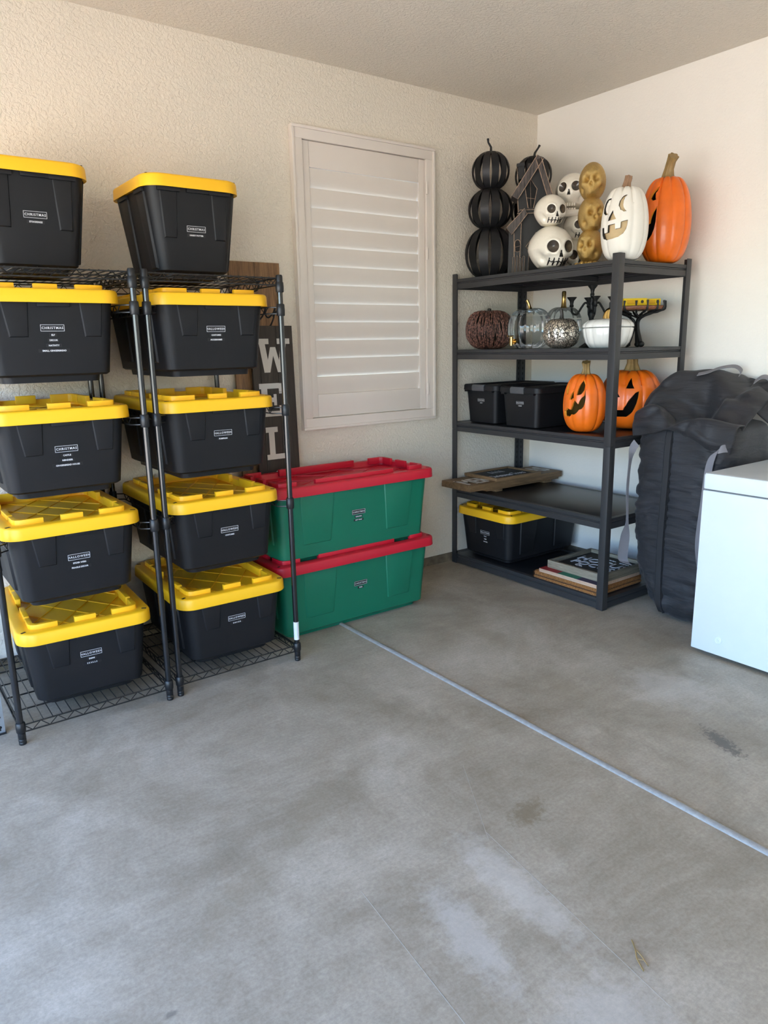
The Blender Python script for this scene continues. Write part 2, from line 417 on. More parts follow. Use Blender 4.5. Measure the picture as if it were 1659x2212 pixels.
def prism(bm, pts, d0, d1, axis='Y', mi=0):
    """2-D outline extruded. axis Y: (u,v)->(u,*,v); Z: (u,v)->(u,v,*); X: (u,v)->(*,u,v)"""
    f = {'Y': lambda u, v, d: (u, d, v), 'Z': lambda u, v, d: (u, v, d), 'X': lambda u, v, d: (d, u, v)}[axis]
    A = [bm.verts.new(f(u, v, d0)) for u, v in pts]; B = [bm.verts.new(f(u, v, d1)) for u, v in pts]
    bm.faces.new(A[::-1]).material_index = mi; bm.faces.new(B).material_index = mi
    n = len(pts)
    for i in range(n): bm.faces.new((A[i], A[(i+1) % n], B[(i+1) % n], B[i])).material_index = mi
    return bm

def rrect(w, d, r, n=6):
    out = []
    for cx, cyy, a0 in ((w/2-r, d/2-r, 0), (-w/2+r, d/2-r, 90), (-w/2+r, -d/2+r, 180), (w/2-r, -d/2+r, 270)):
        for i in range(n+1):
            a = R(a0+90*i/n); out.append((cx+r*math.cos(a), cyy+r*math.sin(a)))
    return out

def loft(bm, rings, cap0=True, cap1=True, mi=0):
    V = [[bm.verts.new(p) for p in ring] for ring in rings]; n = len(V[0])
    for A, B in zip(V, V[1:]):
        for j in range(n): bm.faces.new((A[j], A[(j+1) % n], B[(j+1) % n], B[j])).material_index = mi
    if cap0: bm.faces.new(V[0][::-1]).material_index = mi
    if cap1: bm.faces.new(V[-1]).material_index = mi
    return bm

_txt = {}
def text_mesh(body, size, spacing=1.0, depth=0.0006, bold=0.0):
    key = (body, size, spacing, depth, bold)
    if key in _txt: return _txt[key]
    cu = bpy.data.curves.new('lettering', 'FONT'); cu.body = body; cu.size = size
    cu.align_x = 'CENTER'; cu.align_y = 'CENTER'; cu.extrude = depth; cu.space_character = spacing; cu.resolution_u = 2
    cu.offset = bold
    o = bpy.data.objects.new('t', cu); C.objects.link(o)
    dg = bpy.context.evaluated_depsgraph_get(); dg.update()
    me = bpy.data.meshes.new_from_object(o.evaluated_get(dg)); me.materials.clear()
    bpy.data.objects.remove(o); _txt[key] = me
    return me
def text(parent, body, size, loc, rot, mat, spacing=1.0, name='lettering', depth=0.0006, bold=0.0, scale=None):
    o = ob(name, text_mesh(body, size, spacing, depth, bold), None, parent, loc, rot)
    if not len(o.data.materials): o.data.materials.append(mat)
    if scale: o.scale = scale
    return o

# ------------------------------------------------------------------ the room
H = 3.062
XW, YS = -5.15, -6.3
def room():
    # back wall (behind bins) with the window opening
    wx0, wx1, wz0, wz1 = -1.90, -1.04, 1.13, 2.63
    bm = bmesh.new()
    box(bm, ((XW-0.15+wx0)/2, 0.075, H/2+0.035), (wx0-XW+0.15, 0.15, H-0.07))
    box(bm, ((wx1+0.15)/2, 0.075, H/2+0.035), (0.15-wx1, 0.15, H-0.07))
    box(bm, ((wx0+wx1)/2, 0.075, (0.07+wz0)/2), (wx1-wx0, 0.15, wz0-0.07))
    box(bm, ((wx0+wx1)/2, 0.075, (H+wz1)/2), (wx1-wx0, 0.15, H-wz1))
    struct('wall_back', mesh(bm), M['wall'])
    struct('wall_right', boxm((0.075, YS/2, H/2+0.035), (0.15, -YS, H-0.07)), M['wall_side'])
    struct('wall_front', boxm(((XW)/2, YS-0.075, H/2), (-XW+0.3, 0.15, H)), M['wall_side'])
    bm = bmesh.new(); x, y0, y1, h = DOOR
    box(bm, (x-0.075, (YS+y0)/2, H/2), (0.15, y0-YS, H)); box(bm, (x-0.075, y1/2, H/2), (0.15, -y1, H))
    box(bm, (x-0.075, (y0+y1)/2, (H+h)/2), (0.15, y1-y0, H-h))
    struct('wall_left', mesh(bm), M['wall_side'])
    struct('ceiling', boxm((XW/2, YS/2, H+0.1), (-XW+0.3, -YS+0.3, 0.2)), M['ceiling'])
    fl = struct('floor', boxm((XW/2, YS/2, -0.1), (-XW+0.3, -YS+0.3, 0.2)), M['floor'])
    struct('driveway', boxm((-17.35, -4, -0.13), (24, 40, 0.2)), M['drive'])
    struct('baseboard_back', boxm((XW/2, 0.08, 0.0325), (-XW, 0.13, 0.067)), M['stem'])
    struct('trim_1', boxm((XW/2, 0.06, 0.0675), (-XW, 0.09, 0.006)), M['gap'])
    struct('baseboard_right', boxm((0.08, YS/2, 0.0325), (0.13, -YS, 0.067)), M['stem'])
    # raised joint sealant bead running across the slab
    bm = bmesh.new(); n = 60; rings = []
    for i in range(n+1):
        y = -0.02-(-YS-0.05)*i/n; x = -2.075 - 0.018*(i/n)*6.2/2.9*1.0
        w = 0.015*(1+0.10*noise.noise(Vector((0, y*6, 0)))); h = 0.0085*(1+0.2*noise.noise(Vector((3, y*5, 0))))
        if 24 < i < 26: h *= 1.3
        rings.append([(x+w*math.cos(a), y, 0.0005+h*max(0, math.sin(a))) for a in [PI*k/8 for k in range(9)]])
    loft(bm, rings)
    struct('joint_bead', mesh(bm, angle=60), M['joint'], fl)
    # shallow sawn lines in the slab
    for (ax, ay), (bx, by) in (((-3.166, -2.296), (-3.235, -3.0)), ((-2.70, -2.33), (-2.80, -3.05)), ((-2.72, -2.36), (-2.50, -2.0))):
        a = Vector((ax, ay, 0.0)); b = Vector((bx, by, 0.0)); d = b-a
        struct('trowel_line', boxm((0, 0, 0), (d.length, 0.0018, 0.0006)), M['trowel'], fl, (a+b)/2+Vector((0, 0, 0.0003)), (0, 0, math.atan2(d.y, d.x)))
room()

def window():
    x0, x1, z0, z1 = -1.982, -0.960, 1.045, 2.72
    gl = struct('window_1', boxm(((x0+x1)/2, 0.12, (z0+z1)/2), (0.86, 0.006, 1.50)), M['glass'])
    sh = thing('plantation_shutter', 'white closed louvred plantation shutter framed on the back wall', 'shutter', ((x0+x1)/2, 0, z0))
    w, h = x1-x0, z1-z0; f = 0.068
    for nm, c, s in (('frame_rail', (0, -0.014, f/2), (w, 0.028, f)), ('frame_rail', (0, -0.014, h-f/2), (w, 0.028, f)),
                     ('frame_stile', (-w/2+f/2, -0.0145, h/2), (f, 0.029, h-2*f)), ('frame_stile', (w/2-f/2, -0.0145, h/2), (f, 0.029, h-2*f))):
        ob(nm, boxm((0, 0, 0), s, 0.003), M['white_trim'], sh, c)
    for nm, c, s in (('outer_lip', (0, -0.031, 0.008), (w, 0.012, 0.016)), ('outer_lip', (0, -0.031, h-0.008), (w, 0.012, 0.016)),
                     ('outer_lip', (-w/2+0.008, -0.031, h/2), (0.016, 0.012, h-0.034)), ('outer_lip', (w/2-0.008, -0.031, h/2), (0.016, 0.012, h-0.034))):
        ob(nm, boxm((0, 0, 0), s, 0.003), M['white_trim'], sh, c)
    px0, px1 = -w/2+f+0.003, w/2-f-0.003; st = 0.046
    zt, zb = h-f-0.003, f+0.003
    ob('panel_stile', boxm((px0+st/2, 0.0, (zt+zb)/2), (st, 0.026, zt-zb), 0.002), M['white_trim'], sh)
    ob('panel_stile', boxm((px1-st/2, 0.0, (zt+zb)/2), (st, 0.026, zt-zb), 0.002), M['white_trim'], sh)
    rx0, rx1 = px0+st+0.001, px1-st-0.001; rw = rx1-rx0; rc = (rx0+rx1)/2
    rt = 0.135
    ob('panel_rail', boxm((rc, 0.0, zt-rt/2), (rw, 0.024, rt), 0.002), M['white_trim'], sh)
    ob('panel_rail', boxm((rc, 0.0, zb+rt/2), (rw, 0.024, rt), 0.002), M['white_trim'], sh)
    n = 12; za, zc = zb+rt, zt-rt-0.003; p = (zc-za)/n
    bm = bmesh.new(); out = []
    L = p*1.012
    for k in range(13): # convex slat section
        a = -1+2*k/12; out.append((a*L/2, 0.006*(1-a*a)+0.001))
    for k in range(12, -1, -1):
        a = -1+2*k/12; out.append((a*L/2, -0.005*(1-a*a)-0.001))
    prism(bm, [(v, u) for u, v in out], -rw/2+0.002, rw/2-0.002, 'X')
    me = mesh(bm, angle=50)
    for i in range(n):
        ob('louvre', me, M['white_trim'], sh, (rc, 0.001, za+p*(i+0.5)), (R(8.5), 0, 0))
    for z in (0.20, 0.62, 1.05, 1.44):
        hg = ob('hinge', boxm((0, 0, 0), (0.014, 0.010, 0.075), 0.002), M['white_trim'], sh, (px1+0.002, -0.031, z))
        hb = bmesh.new(); tube(hb, [(0, -0.006, -0.036), (0, -0.006, 0.036)], 0.0045, 8)
        ob('hinge_pin', mesh(hb, angle=40), M['white_trim'], hg)
window()

# ------------------------------------------------------------------ storage totes
def tote_body(w, d, h, r=0.055, tx=0.030, ty=0.030, foot=True):
    bm = bmesh.new(); rings = []
    def ring(z, s, rr): return [(x, y, z) for x, y in rrect(w-2*tx*(1-s), d-2*ty*(1-s), rr, 6)]
    if foot:
        rings.append([(x, y, 0) for x, y in rrect(w-2*tx-0.066, d-2*ty-0.066, r*0.7, 6)])
        rings.append([(x, y, 0.024) for x, y in rrect(w-2*tx-0.060, d-2*ty-0.060, r*0.7, 6)])
    rings.append([(x, y, 0.0245 if foot else 0) for x, y in rrect(w-2*tx-0.014, d-2*ty-0.014, r*0.8, 6)])
    rings.append(ring(0.032, 0.08, r*0.82))
    rings.append(ring(h*0.5, 0.5, r*0.95)); rings.append(ring(h, 1.0, r))
    loft(bm, rings)
    return mesh(bm, angle=38)

def pad(wt, wb, h, t=0.006, skew=0.0):
    """raised tapered panel on a tote wall; x across, z down from 0, proud toward -y"""
    bm = bmesh.new(); e = 0.006
    back = [(-wt/2, 0), (wt/2, 0), (wb/2+skew+0.0, -h), (-wb/2+skew, -h)]
    fr = [(-wt/2+e, 0), (wt/2-e, 0), (wb/2+skew-e, -h+e), (-wb/2+skew+e, -h+e)]
    A = [bm.verts.new((x, 0.003, z)) for x, z in back]; B = [bm.verts.new((x, -t, z)) for x, z in fr]
    bm.faces.new(A[::-1]); bm.faces.new(B)
    for i in range(4): bm.faces.new((A[i], A[(i+1) % 4], B[(i+1) % 4], B[i]))
    return mesh(bm, bevel=0.0015, angle=35)

def tote_lid(w, d, r, rim=0.052, wide=False, blocks=True):
    bm = bmesh.new(); V = []
    def ring(wd, dd, rr, z): return [(x, y, z) for x, y in rrect(wd, dd, rr, 7)]
    rings = [ring(w-0.012, d-0.012, r-0.006, 0.004), ring(w, d, r, 0.0), ring(w-0.003, d-0.003, r, rim-0.010),
             ring(w-0.010, d-0.010, r-0.004, rim-0.003), ring(w-0.022, d-0.022, r-0.010, rim),
             ring(w-0.105, d-0.105, r*0.55, rim), ring(w-0.112, d-0.112, r*0.55, rim-0.030)]
    loft(bm, rings)
    iw, idp = w-0.112, d-0.112; zd = rim-0.030
    # diagonal lattice of raised ribs
    def rib(a, b):
        a = Vector(a); b = Vector(b); m = (a+b)/2; L = (b-a).length
        if L > 0.01: box(bm, (m.x, m.y, zd+0.0015), (L, 0.005, 0.005), (0, 0, math.degrees(math.atan2(b.y-a.y, b.x-a.x))))
    def clip(x0, y0, dx, dy):
        t0, t1 = -9, 9
        for o, dd, hh in ((x0, dx, iw/2-0.012), (y0, dy, idp/2-0.012)):
            if abs(dd) < 1e-9: continue
            a, b = (-hh-o)/dd, (hh-o)/dd
            if a > b: a, b = b, a
            t0 = max(t0, a); t1 = min(t1, b)
        if t1 > t0: rib((x0+dx*t0, y0+dy*t0, 0), (x0+dx*t1, y0+dy*t1, 0))
    big = 0.30 if wide else 0.22
    for sgn in (-1, 1):
        for k in (-1.5, -0.5, 0.5, 1.5):
            dx, dy = (0.83, 0.55*sgn) if wide else (0.55, 0.83*sgn)
            if wide: clip(k*big, 0, dx, dy)
            else: clip(0, k*big, dx, dy)
    if not blocks: return mesh(bm, angle=40)
    # stacking blocks: L at the corners, bars between
    bh = 0.020; bt = 0.020; ox, oy = w/2-0.052, d/2-0.052
    L1, L2 = 0.11, 0.11
    for sx in (-1, 1):
        for sy in (-1, 1):
            out = [(ox, oy-L2), (ox, oy-0.028), (ox-0.008, oy-0.010), (ox-0.026, oy), (ox-L1, oy), (ox-L1, oy-bt), (ox-0.034, oy-bt), (ox-bt, oy-0.036), (ox-bt, oy-L2)]
            out = [(x*sx, y*sy) for x, y in out]
            if sx*sy < 0: out = out[::-1]
            prism(bm, out, rim-0.018, rim+bh, 'Z')
    def bar(cx, cyy, lx, ly): box(bm, (cx, cyy, rim+0.001), (lx, ly, 0.038))
    if wide:
        for sy in (-1, 1): bar(0, sy*(oy-bt/2), w*0.48, bt)
        for sx in (-1, 1): bar(sx*(ox-bt/2), 0, bt, 0.09)
    else:
        for sy in (-1, 1): bar(0, sy*(oy-bt/2), 0.085, bt)
        for sx in (-1, 1):
            bar(sx*(ox-bt/2), 0.13, bt, 0.14); bar(sx*(ox-bt/2), -0.13, bt, 0.14)
    return mesh(bm, bevel=0.0022, angle=40)

TM = {}
def labels(root, lines, z, yfun, head, tilt, backing=True, k=1.0):
    """printed label strips on the front (-y) face"""
    wp = 0.084*k; hp = 0.0235*k
    rot = (PI/2+tilt, 0, 0)
    def at(zz, out): return (0.004, yfun(zz)-out, zz)
    pl = ob('label_strip', boxm((0, 0, 0), (wp+0.004, hp+0.005, 0.0006)), M['label_black'], root, at(z, 0.0006), rot)
    bm = bmesh.new(); t = 0.0012*k
    for c, s in (((0, hp/2), (wp, t)), ((0, -hp/2), (wp, t)), ((-wp/2, 0), (t, hp)), ((wp/2, 0), (t, hp))):
        box(bm, (c[0], c[1], 0), (s[0], s[1], 0.0006))
    ob('label_border', mesh(bm), M['label_ink'], pl, (0, 0, 0.0007))
    n = len(head); text(pl, head, 0.0125*k, (0, -0.0004, 0.0006), (0, 0, 0), M['label_ink'], 1.24 if n > 8 else 1.22, 'lettering', 0.0003, 0.00018, (1.0, 1.0, 1))
    zz = z-0.026*k
    for s in lines:
        sp = ob('label_strip', boxm((0, 0, 0), (0.0062*k*len(s)+0.008, 0.0125*k, 0.0006)), M['label_black'], root, at(zz, 0.0006), rot)
        text(sp, s, 0.0088*k, (0, -0.0003, 0.0006), (0, 0, 0), M['label_ink'], 1.0, 'lettering', 0.0003, 0.00022)
        zz -= 0.0195*k

def get(key, f):
    if key not in TM: TM[key] = f()
    return TM[key]

def tote(kind, label, loc, rz, head, lines, lz=0.195, group=None, bodymat='black_plastic', lidmat='yellow'):
    P = {'std': dict(w=0.54, d=0.765, bh=0.318, bw=0.488, bd=0.715, r=0.075),
         'small': dict(w=0.445, d=0.50, bh=0.385, bw=0.410, bd=0.462, r=0.085),
         'wide': dict(w=1.06, d=0.52, bh=0.395, bw=0.995, bd=0.462, r=0.06)}[kind]
    w, d, bh, bw, bd = P['w'], P['d'], P['bh'], P['bw'], P['bd']
    tx = 0.030 if kind != 'small' else 0.048
    ty = 0.028 if kind != 'small' else 0.040
    root = thing('storage_tote', label, 'storage bin', loc, rz, group)
    bodyme = get(kind+'body', lambda: tote_body(bw, bd, bh-0.010, 0.055 if kind != 'wide' else 0.05, tx, ty))
    # same shapes, but each colour keeps its own mesh data
    b = ob('body', bodyme, M[bodymat], root, (0, d/2, 0))
    lid = ob('lid', get(kind+'lid', lambda: tote_lid(w, d, P['r'], 0.052, kind == 'wide', kind != 'small')), M[lidmat], root, (0, d/2, bh-0.022))
    sl = get(kind+'slot', lambda: boxm((0, 0, 0), (0.020, 0.010, 0.0012)))
    for sx in (-1, 1):
        for sy in (-1, 1): ob('corner_slot', sl, M['hole'], lid, (sx*(w/2-0.030), sy*(d/2-0.045), 0.0522), (0, 0, R(30*sx*sy)))
    tilt_f = math.atan2(ty, bh); tilt_s = math.atan2(tx, bh)
    yb = d/2-bd/2
    yfun = lambda z: yb+ty*(1-z/bh)
    # tapered pads on the front and rear
    top = bh-0.020
    if kind == 'wide': fp = [(-0.262, 0.215, 0.175, 0.275, 0.0), (0.272, 0.205, 0.155, 0.275, 0.0)]; nside = [(-0.10, 0.10, 0.07, 0.27), (0.10, 0.10, 0.07, 0.27)]
    elif kind == 'std': fp = [(-0.122, 0.100, 0.072, 0.130, 0.006), (0.150, 0.092, 0.068, 0.130, 0.002)]; nside = [(-0.17, 0.17, 0.13, 0.24), (0.17, 0.17, 0.13, 0.24)]
    else: fp = [(-0.118, 0.085, 0.060, 0.205, 0.006), (0.112, 0.080, 0.055, 0.205, 0.004)]; nside = [(-0.13, 0.10, 0.07, 0.33), (0.08, 0.10, 0.07, 0.33)]
    for x, wt, wb, hh, sk in fp:
        me = get(f'{kind}pad{wt}{wb}{hh}{sk}', lambda: pad(wt, wb, hh, 0.006, sk))
        ob('raised_panel', me, M[bodymat], root, (x, yfun(top), top), (tilt_f, 0, 0))
        ob('raised_panel', me, M[bodymat], root, (-x, d-yfun(top), top), (tilt_f, 0, PI))
    xs = lambda z: bw/2-tx*(1-z/bh)
    for y, wt, wb, hh in nside:
        me = get(f'{kind}side{wt}{hh}', lambda: pad(wt, wb, hh, 0.008, 0))
        for s in (-1, 1): ob('raised_panel', me, M[bodymat], root, (s*xs(top), d/2+y, top), (tilt_s, 0, R(90*s)))
    lt = get(kind+'tab', lambda: boxm((0, 0, 0), (0.115 if kind != 'small' else 0.10, 0.014, 0.016), 0.002))
    ob('latch_tab', lt, M[bodymat], root, (0.012, yfun(bh-0.03)-0.006, bh-0.028))
    if kind == 'small':
        t2 = get('smalltab', lambda: boxm((0, 0, 0), (0.030, 0.016, 0.020), 0.004))
        for x in (-0.118, 0.112): ob('latch_tab', t2, M[bodymat], root, (x, yfun(bh-0.03)-0.008, bh-0.030))
        for y in (-0.13, 0.08): ob('latch_tab', t2, M[bodymat], root, (-xs(bh-0.03)-0.008, d/2+y, bh-0.030), (0, 0, R(90)))
    labels(root, lines, lz, yfun, head, tilt_f)
    return root

ZB = 0.083
rows = [0.083, 0.526, 0.968, 1.415]
Lx, Rx = -3.482, -2.812
tote('std', 'black yellow-lidded tote labelled halloween signs skulls, lowest of the left column', (Lx+0.005, -0.775, ZB), -3, 'HALLOWEEN', ['SIGNS', 'S K U L L S'], 0.205)
tote('std', 'black yellow-lidded tote labelled halloween spider webs fragile decor in the left column', (Lx, -0.79, rows[1]), 0, 'HALLOWEEN', ['SPIDER WEBS', 'FRAGILE DECOR'], 0.190)
tote('std', 'black yellow-lidded tote labelled christmas castle reindeer gingerbread house', (Lx, -0.79, rows[2]), 0, 'CHRISTMAS', ['CASTLE', 'REINDEER', 'GINGERBREAD HOUSE'], 0.190)
tote('std', 'black yellow-lidded tote labelled christmas elf decor nativity small gingerbread', (Lx, -0.79, rows[3]), 0, 'CHRISTMAS', ['ELF', 'DECOR', 'NATIVITY', 'SMALL GINGERBREAD'], 0.205)
tote('small', 'smaller yellow-lidded black tote labelled christmas stockings, on top of the left wire rack', (-3.455, -0.605, 1.838), 0, 'CHRISTMAS', ['STOCKINGS'], 0.215)
tote('std', 'black yellow-lidded tote labelled halloween decor, lowest of the right column', (Rx, -0.785, ZB), -1.5, 'HALLOWEEN', ['D E C O R'], 0.205)
tote('std', 'black yellow-lidded tote labelled halloween costumes in the right column', (Rx, -0.775, rows[1]), 0, 'HALLOWEEN', ['COSTUMES'], 0.190)
tote('std', 'black yellow-lidded tote labelled halloween pumpkins in the right column', (Rx, -0.775, rows[2]), 0, 'HALLOWEEN', ['PUMPKINS'], 0.195)
tote('std', 'black yellow-lidded tote labelled halloween costumes accessories in the right column', (Rx, -0.775, rows[3]), 0, 'HALLOWEEN', ['COSTUMES', 'ACCESSORIES'], 0.200)
tote('small', 'smaller yellow-lidded black tote on top of the right wire rack, dark strip labels', (-2.805, -0.625, 1.838), 0, 'CHRISTMAS', ['HARRY POTTER'], 0.205)

def own(root, names):      # separate mesh data so that colours can differ
    for c in [root]+list(root.children):
        pass
TMs = dict(TM)
# green totes need their own mesh data for the green and red materials
tote('wide', 'green tote with red lid labelled christmas trees, lower of the two on the floor', (-1.975, -0.610, 0.0), 0, 'CHRISTMAS', ['TREES'], 0.235, None, 'green', 'red')
tote('wide', 'green tote with red lid labelled christmas garland gift wrap, upper of the two', (-1.975, -0.610, 0.409), 0, 'CHRISTMAS', ['GARLAND', 'GIFT WRAP'], 0.235, None, 'green', 'red')
tote('std', 'black yellow-lidded tote on the bottom shelf of the charcoal steel rack', (-0.786, -0.297, 0.075), -90, 'HALLOWEEN', ['TULLE', 'WEBS', 'WITCHES'], 0.19)

# ------------------------------------------------------------------ wire racks
def wire_shelf(w, d, z, root, nw, deck=True):
    """perimeter truss plus deck wires"""
    f = bmesh.new(); r = 0.0032; hh = 0.030
    x0, x1, y0, y1 = -w/2+0.02, w/2-0.02, -d/2+0.02, d/2-0.02
    def truss(a, b):
        a = Vector(a); b = Vector(b); L = (b-a).length; n = max(4, round(L/0.065))
        tube(f, [a, b], r, 6); tube(f, [a-Vector((0, 0, hh)), b-Vector((0, 0, hh))], r, 6)
        pts = []
        for i in range(2*n+1):
            p = a.lerp(b, i/(2*n)); pts.append(p-Vector((0, 0, 0 if i % 2 == 0 else hh)))
        tube(f, pts, r*0.8, 5)
    X0, X1, Y0, Y1 = -w/2, w/2, -d/2, d/2
    truss((X0+0.01, Y0, 0), (X1-0.01, Y0, 0)); truss((X0+0.01, Y1, 0), (X1-0.01, Y1, 0))
    truss((X0, Y0+0.01, 0), (X0, Y1-0.01, 0)); truss((X1, Y0+0.01, 0), (X1, Y1-0.01, 0))
    s = ob('wire_shelf', mesh(f, angle=60), M['wire_black'], root, (0, 0, z))
    dk = bmesh.new()
    for i in range(nw):
        x = X0+0.012+(w-0.024)*i/(nw-1); tube(dk, [(x, Y0, 0.003), (x, Y1, 0.003)], 0.0022, 5)
    for k in range(1, 5):
        y = Y0+d*k/5; tube(dk, [(X0, y, -0.003), (X1, y, -0.003)], 0.0036, 6)
    q = ob('deck_wires', mesh(dk, angle=60), M['wire_black'], s); q['kind'] = 'stuff'

def wire_rack(label, xc, yf, depth, levels, sticker=False):
    w = 0.607; H_ = 1.846
    root = thing('wire_rack', label, 'wire rack', (xc, yf+depth/2, 0))
    for sx in (-1, 1):
        for sy in (-1, 1):
            x, y = sx*w/2, sy*depth/2
            bm = bmesh.new(); tube(bm, [(0, 0, 0.045), (0, 0, H_-0.03)], 0.0127, 20)
            p = ob('post', mesh(bm, angle=50), M['chrome_black'], root, (x, y, 0))
            bm = bmesh.new(); lathe(bm, [(0.0135, 0), (0.0145, 0.003), (0.0145, 0.010), (0.0135, 0.012), (0.0148, 0.014), (0.0148, 0.022), (0.0135, 0.024), (0.015, 0.027), (0.015, 0.048), (0.013, 0.05)], 20)
            ob('leveling_foot', mesh(bm, angle=40), M['collar'], p)
            bm = bmesh.new(); lathe(bm, [(0.0150, 0), (0.0150, 0.034), (0.012, 0.04)], 20)
            ob('end_cap', mesh(bm, angle=40), M['collar'], p, (0, 0, H_-0.04))
            for (zz, hh) in [(0.052, 0.042), (H_-0.075, 0.045)]+[(q-0.028, 0.052) for q in levels]:
                bm = bmesh.new(); lathe(bm, [(0.0165, 0), (0.0182, 0.003), (0.0190, hh*0.5), (0.0180, hh-0.003), (0.0155, hh)], 20)
                ob('collar', mesh(bm, angle=40), M['collar'], p, (0, 0, zz))
            if sticker and sx == 1 and sy == -1:
                bm = bmesh.new(); lathe(bm, [(0.0133, 0), (0.0133, 0.093)], 20)
                ob('paper_label', mesh(bm, angle=50), M['paper'], p, (0, 0, 0.112))
    wire_shelf(w, depth, 0.080, root, 17); wire_shelf(w, depth, 1.832, root, 17)
    for z in levels:          # side rails that carry the tote rims
        for s in (-1, 1):
            bm = bmesh.new(); x = s*w/2
            for dz in (0.010, -0.018): tube(bm, [(x-s*0.0, -depth/2, z+dz), (x-s*0.047, -depth/2+0.035, z+dz), (x-s*0.047, depth/2-0.035, z+dz), (x, depth/2, z+dz)], 0.003, 6)
            n = 20; pts = [(x-s*0.047, -depth/2+0.03+(depth-0.06)*i/n, z+(0.010 if i % 2 == 0 else -0.018)) for i in range(n+1)]
            tube(bm, pts, 0.0024, 5)
            ob('side_rail', mesh(bm, angle=60), M['wire_black'], root)
wire_rack('black wire shelving rack at the far left, standing in front of the galvanised post', -3.478, -0.800, 0.755, [0.808, 1.250, 1.697])
wire_rack('black wire shelving rack beside the green totes, white paper sticker on its corner post', -2.818, -0.792, 0.755, [0.808, 1.250, 1.697], True)

def galvanised_post():
    t = thing('shelving_post', 'galvanised perforated steel upright beside the left wire rack', 'post', (-3.875, -0.66, 0))
    bm = bmesh.new(); box(bm, (0.028, 0, 0.9), (0.052, 0.002, 1.8)); box(bm, (0.003, 0.02, 0.9), (0.002, 0.04, 1.8))
    ob('upright', mesh(bm), M['galv'], t)
    bm = bmesh.new()
    for i in range(40):
        z = 0.03+i*0.045
        for r_, dz in ((0.0075, 0), (0.004, -0.011)):
            c = [bm.verts.new((0.036+r_*math.cos(a), -0.0016, z+dz+r_*math.sin(a))) for a in [2*PI*k/10 for k in range(10)]]
            bm.faces.new(c)
    q = ob('keyholes', mesh(bm, recalc=False), M['hole'], t); q['kind'] = 'stuff'
    ob('foot', boxm((0.026, 0.015, 0.003), (0.062, 0.05, 0.006), 0.001), M['rod_black'], t)
galvanised_post()

# ------------------------------------------------------------------ leaning signs
def slab_letter(ch, w, h, t):
    """hand-made slab serif outline letters, list of convex-ish polygons in (x, z)"""
    s = 0.27*w; k = 0.16*h
    if ch == 'E': return [[(-w/2+0.08*w, 0), (-w/2+0.08*w+s, 0), (-w/2+0.08*w+s, h), (-w/2+0.08*w, h)], [(-w/2, 0), (w/2, 0), (w/2, k), (-w/2, k)], [(-w/2, h-k), (w/2, h-k), (w/2, h), (-w/2, h)],
                          [(w/2-0.12*w, 0), (w/2, 0), (w/2, 0.32*h), (w/2-0.14*w, 0.32*h)], [(w/2-0.12*w, h-0.32*h), (w/2, h-0.32*h), (w/2, h), (w/2-0.14*w, h)],
                          [(-w*0.2, h*0.43), (w*0.2, h*0.43), (w*0.2, h*0.57), (-w*0.2, h*0.57)], [(w*0.12, h*0.33), (w*0.25, h*0.33), (w*0.25, h*0.67), (w*0.12, h*0.67)]]
    if ch == 'L': return [[(-w*0.36, 0), (-w*0.36+s, 0), (-w*0.36+s, h), (-w*0.36, h)], [(-w/2, 0), (w/2, 0), (w/2, k), (-w/2, k)], [(-w/2, h-k), (w*0.08, h-k), (w*0.08, h), (-w/2, h)], [(w/2-0.13*w, 0), (w/2, 0), (w/2, 0.40*h), (w/2-0.13*w, 0.40*h)]]
    if ch == 'W': return [[(-w*0.44, h), (-w*0.26, h), (-w*0.12, 0), (-w*0.30, 0)], [(-w*0.12, 0), (-w*0.26, 0), (-w*0.08, h*0.75), (w*0.06, h*0.75)], [(-w*0.06, h*0.75), (w*0.08, h*0.75), (w*0.26, 0), (w*0.12, 0)], [(w*0.12, 0), (w*0.30, 0), (w*0.44, h), (w*0.28, h)],
                          [(-w*0.54, h-k), (-w*0.12, h-k), (-w*0.12, h), (-w*0.54, h)], [(w*0.14, h-k), (w*0.54, h-k), (w*0.54, h), (w*0.14, h)]]
    if ch == 'M': return [[(-w*0.40, 0), (-w*0.22, 0), (-w*0.22, h), (-w*0.40, h)], [(w*0.22, 0), (w*0.40, 0), (w*0.40, h), (w*0.22, h)], [(-w*0.35, h), (-w*0.15, h), (w*0.05, h*0.25), (-w*0.05, h*0.25)], [(w*0.15, h), (w*0.35, h), (w*0.05, h*0.25), (-w*0.05, h*0.25)]]
    out = []; a0, a1 = (50, 310) if ch == 'C' else (0, 360); n = 18
    for i in range(n):
        a, b = R(a0+(a1-a0)*i/n), R(a0+(a1-a0)*(i+1)/n)
        th = 0.24*w
        f = lambda an, q: (math.cos(an)*(w/2-q), h/2+math.sin(an)*(h/2-q*0.75))
        out.append([f(a, 0), f(b, 0), f(b, th), f(a, th)])
    if ch == 'C': out.append([(w*0.24, h*0.62), (w*0.5, h*0.62), (w*0.5, h*0.95), (w*0.30, h*0.95)])
    return out

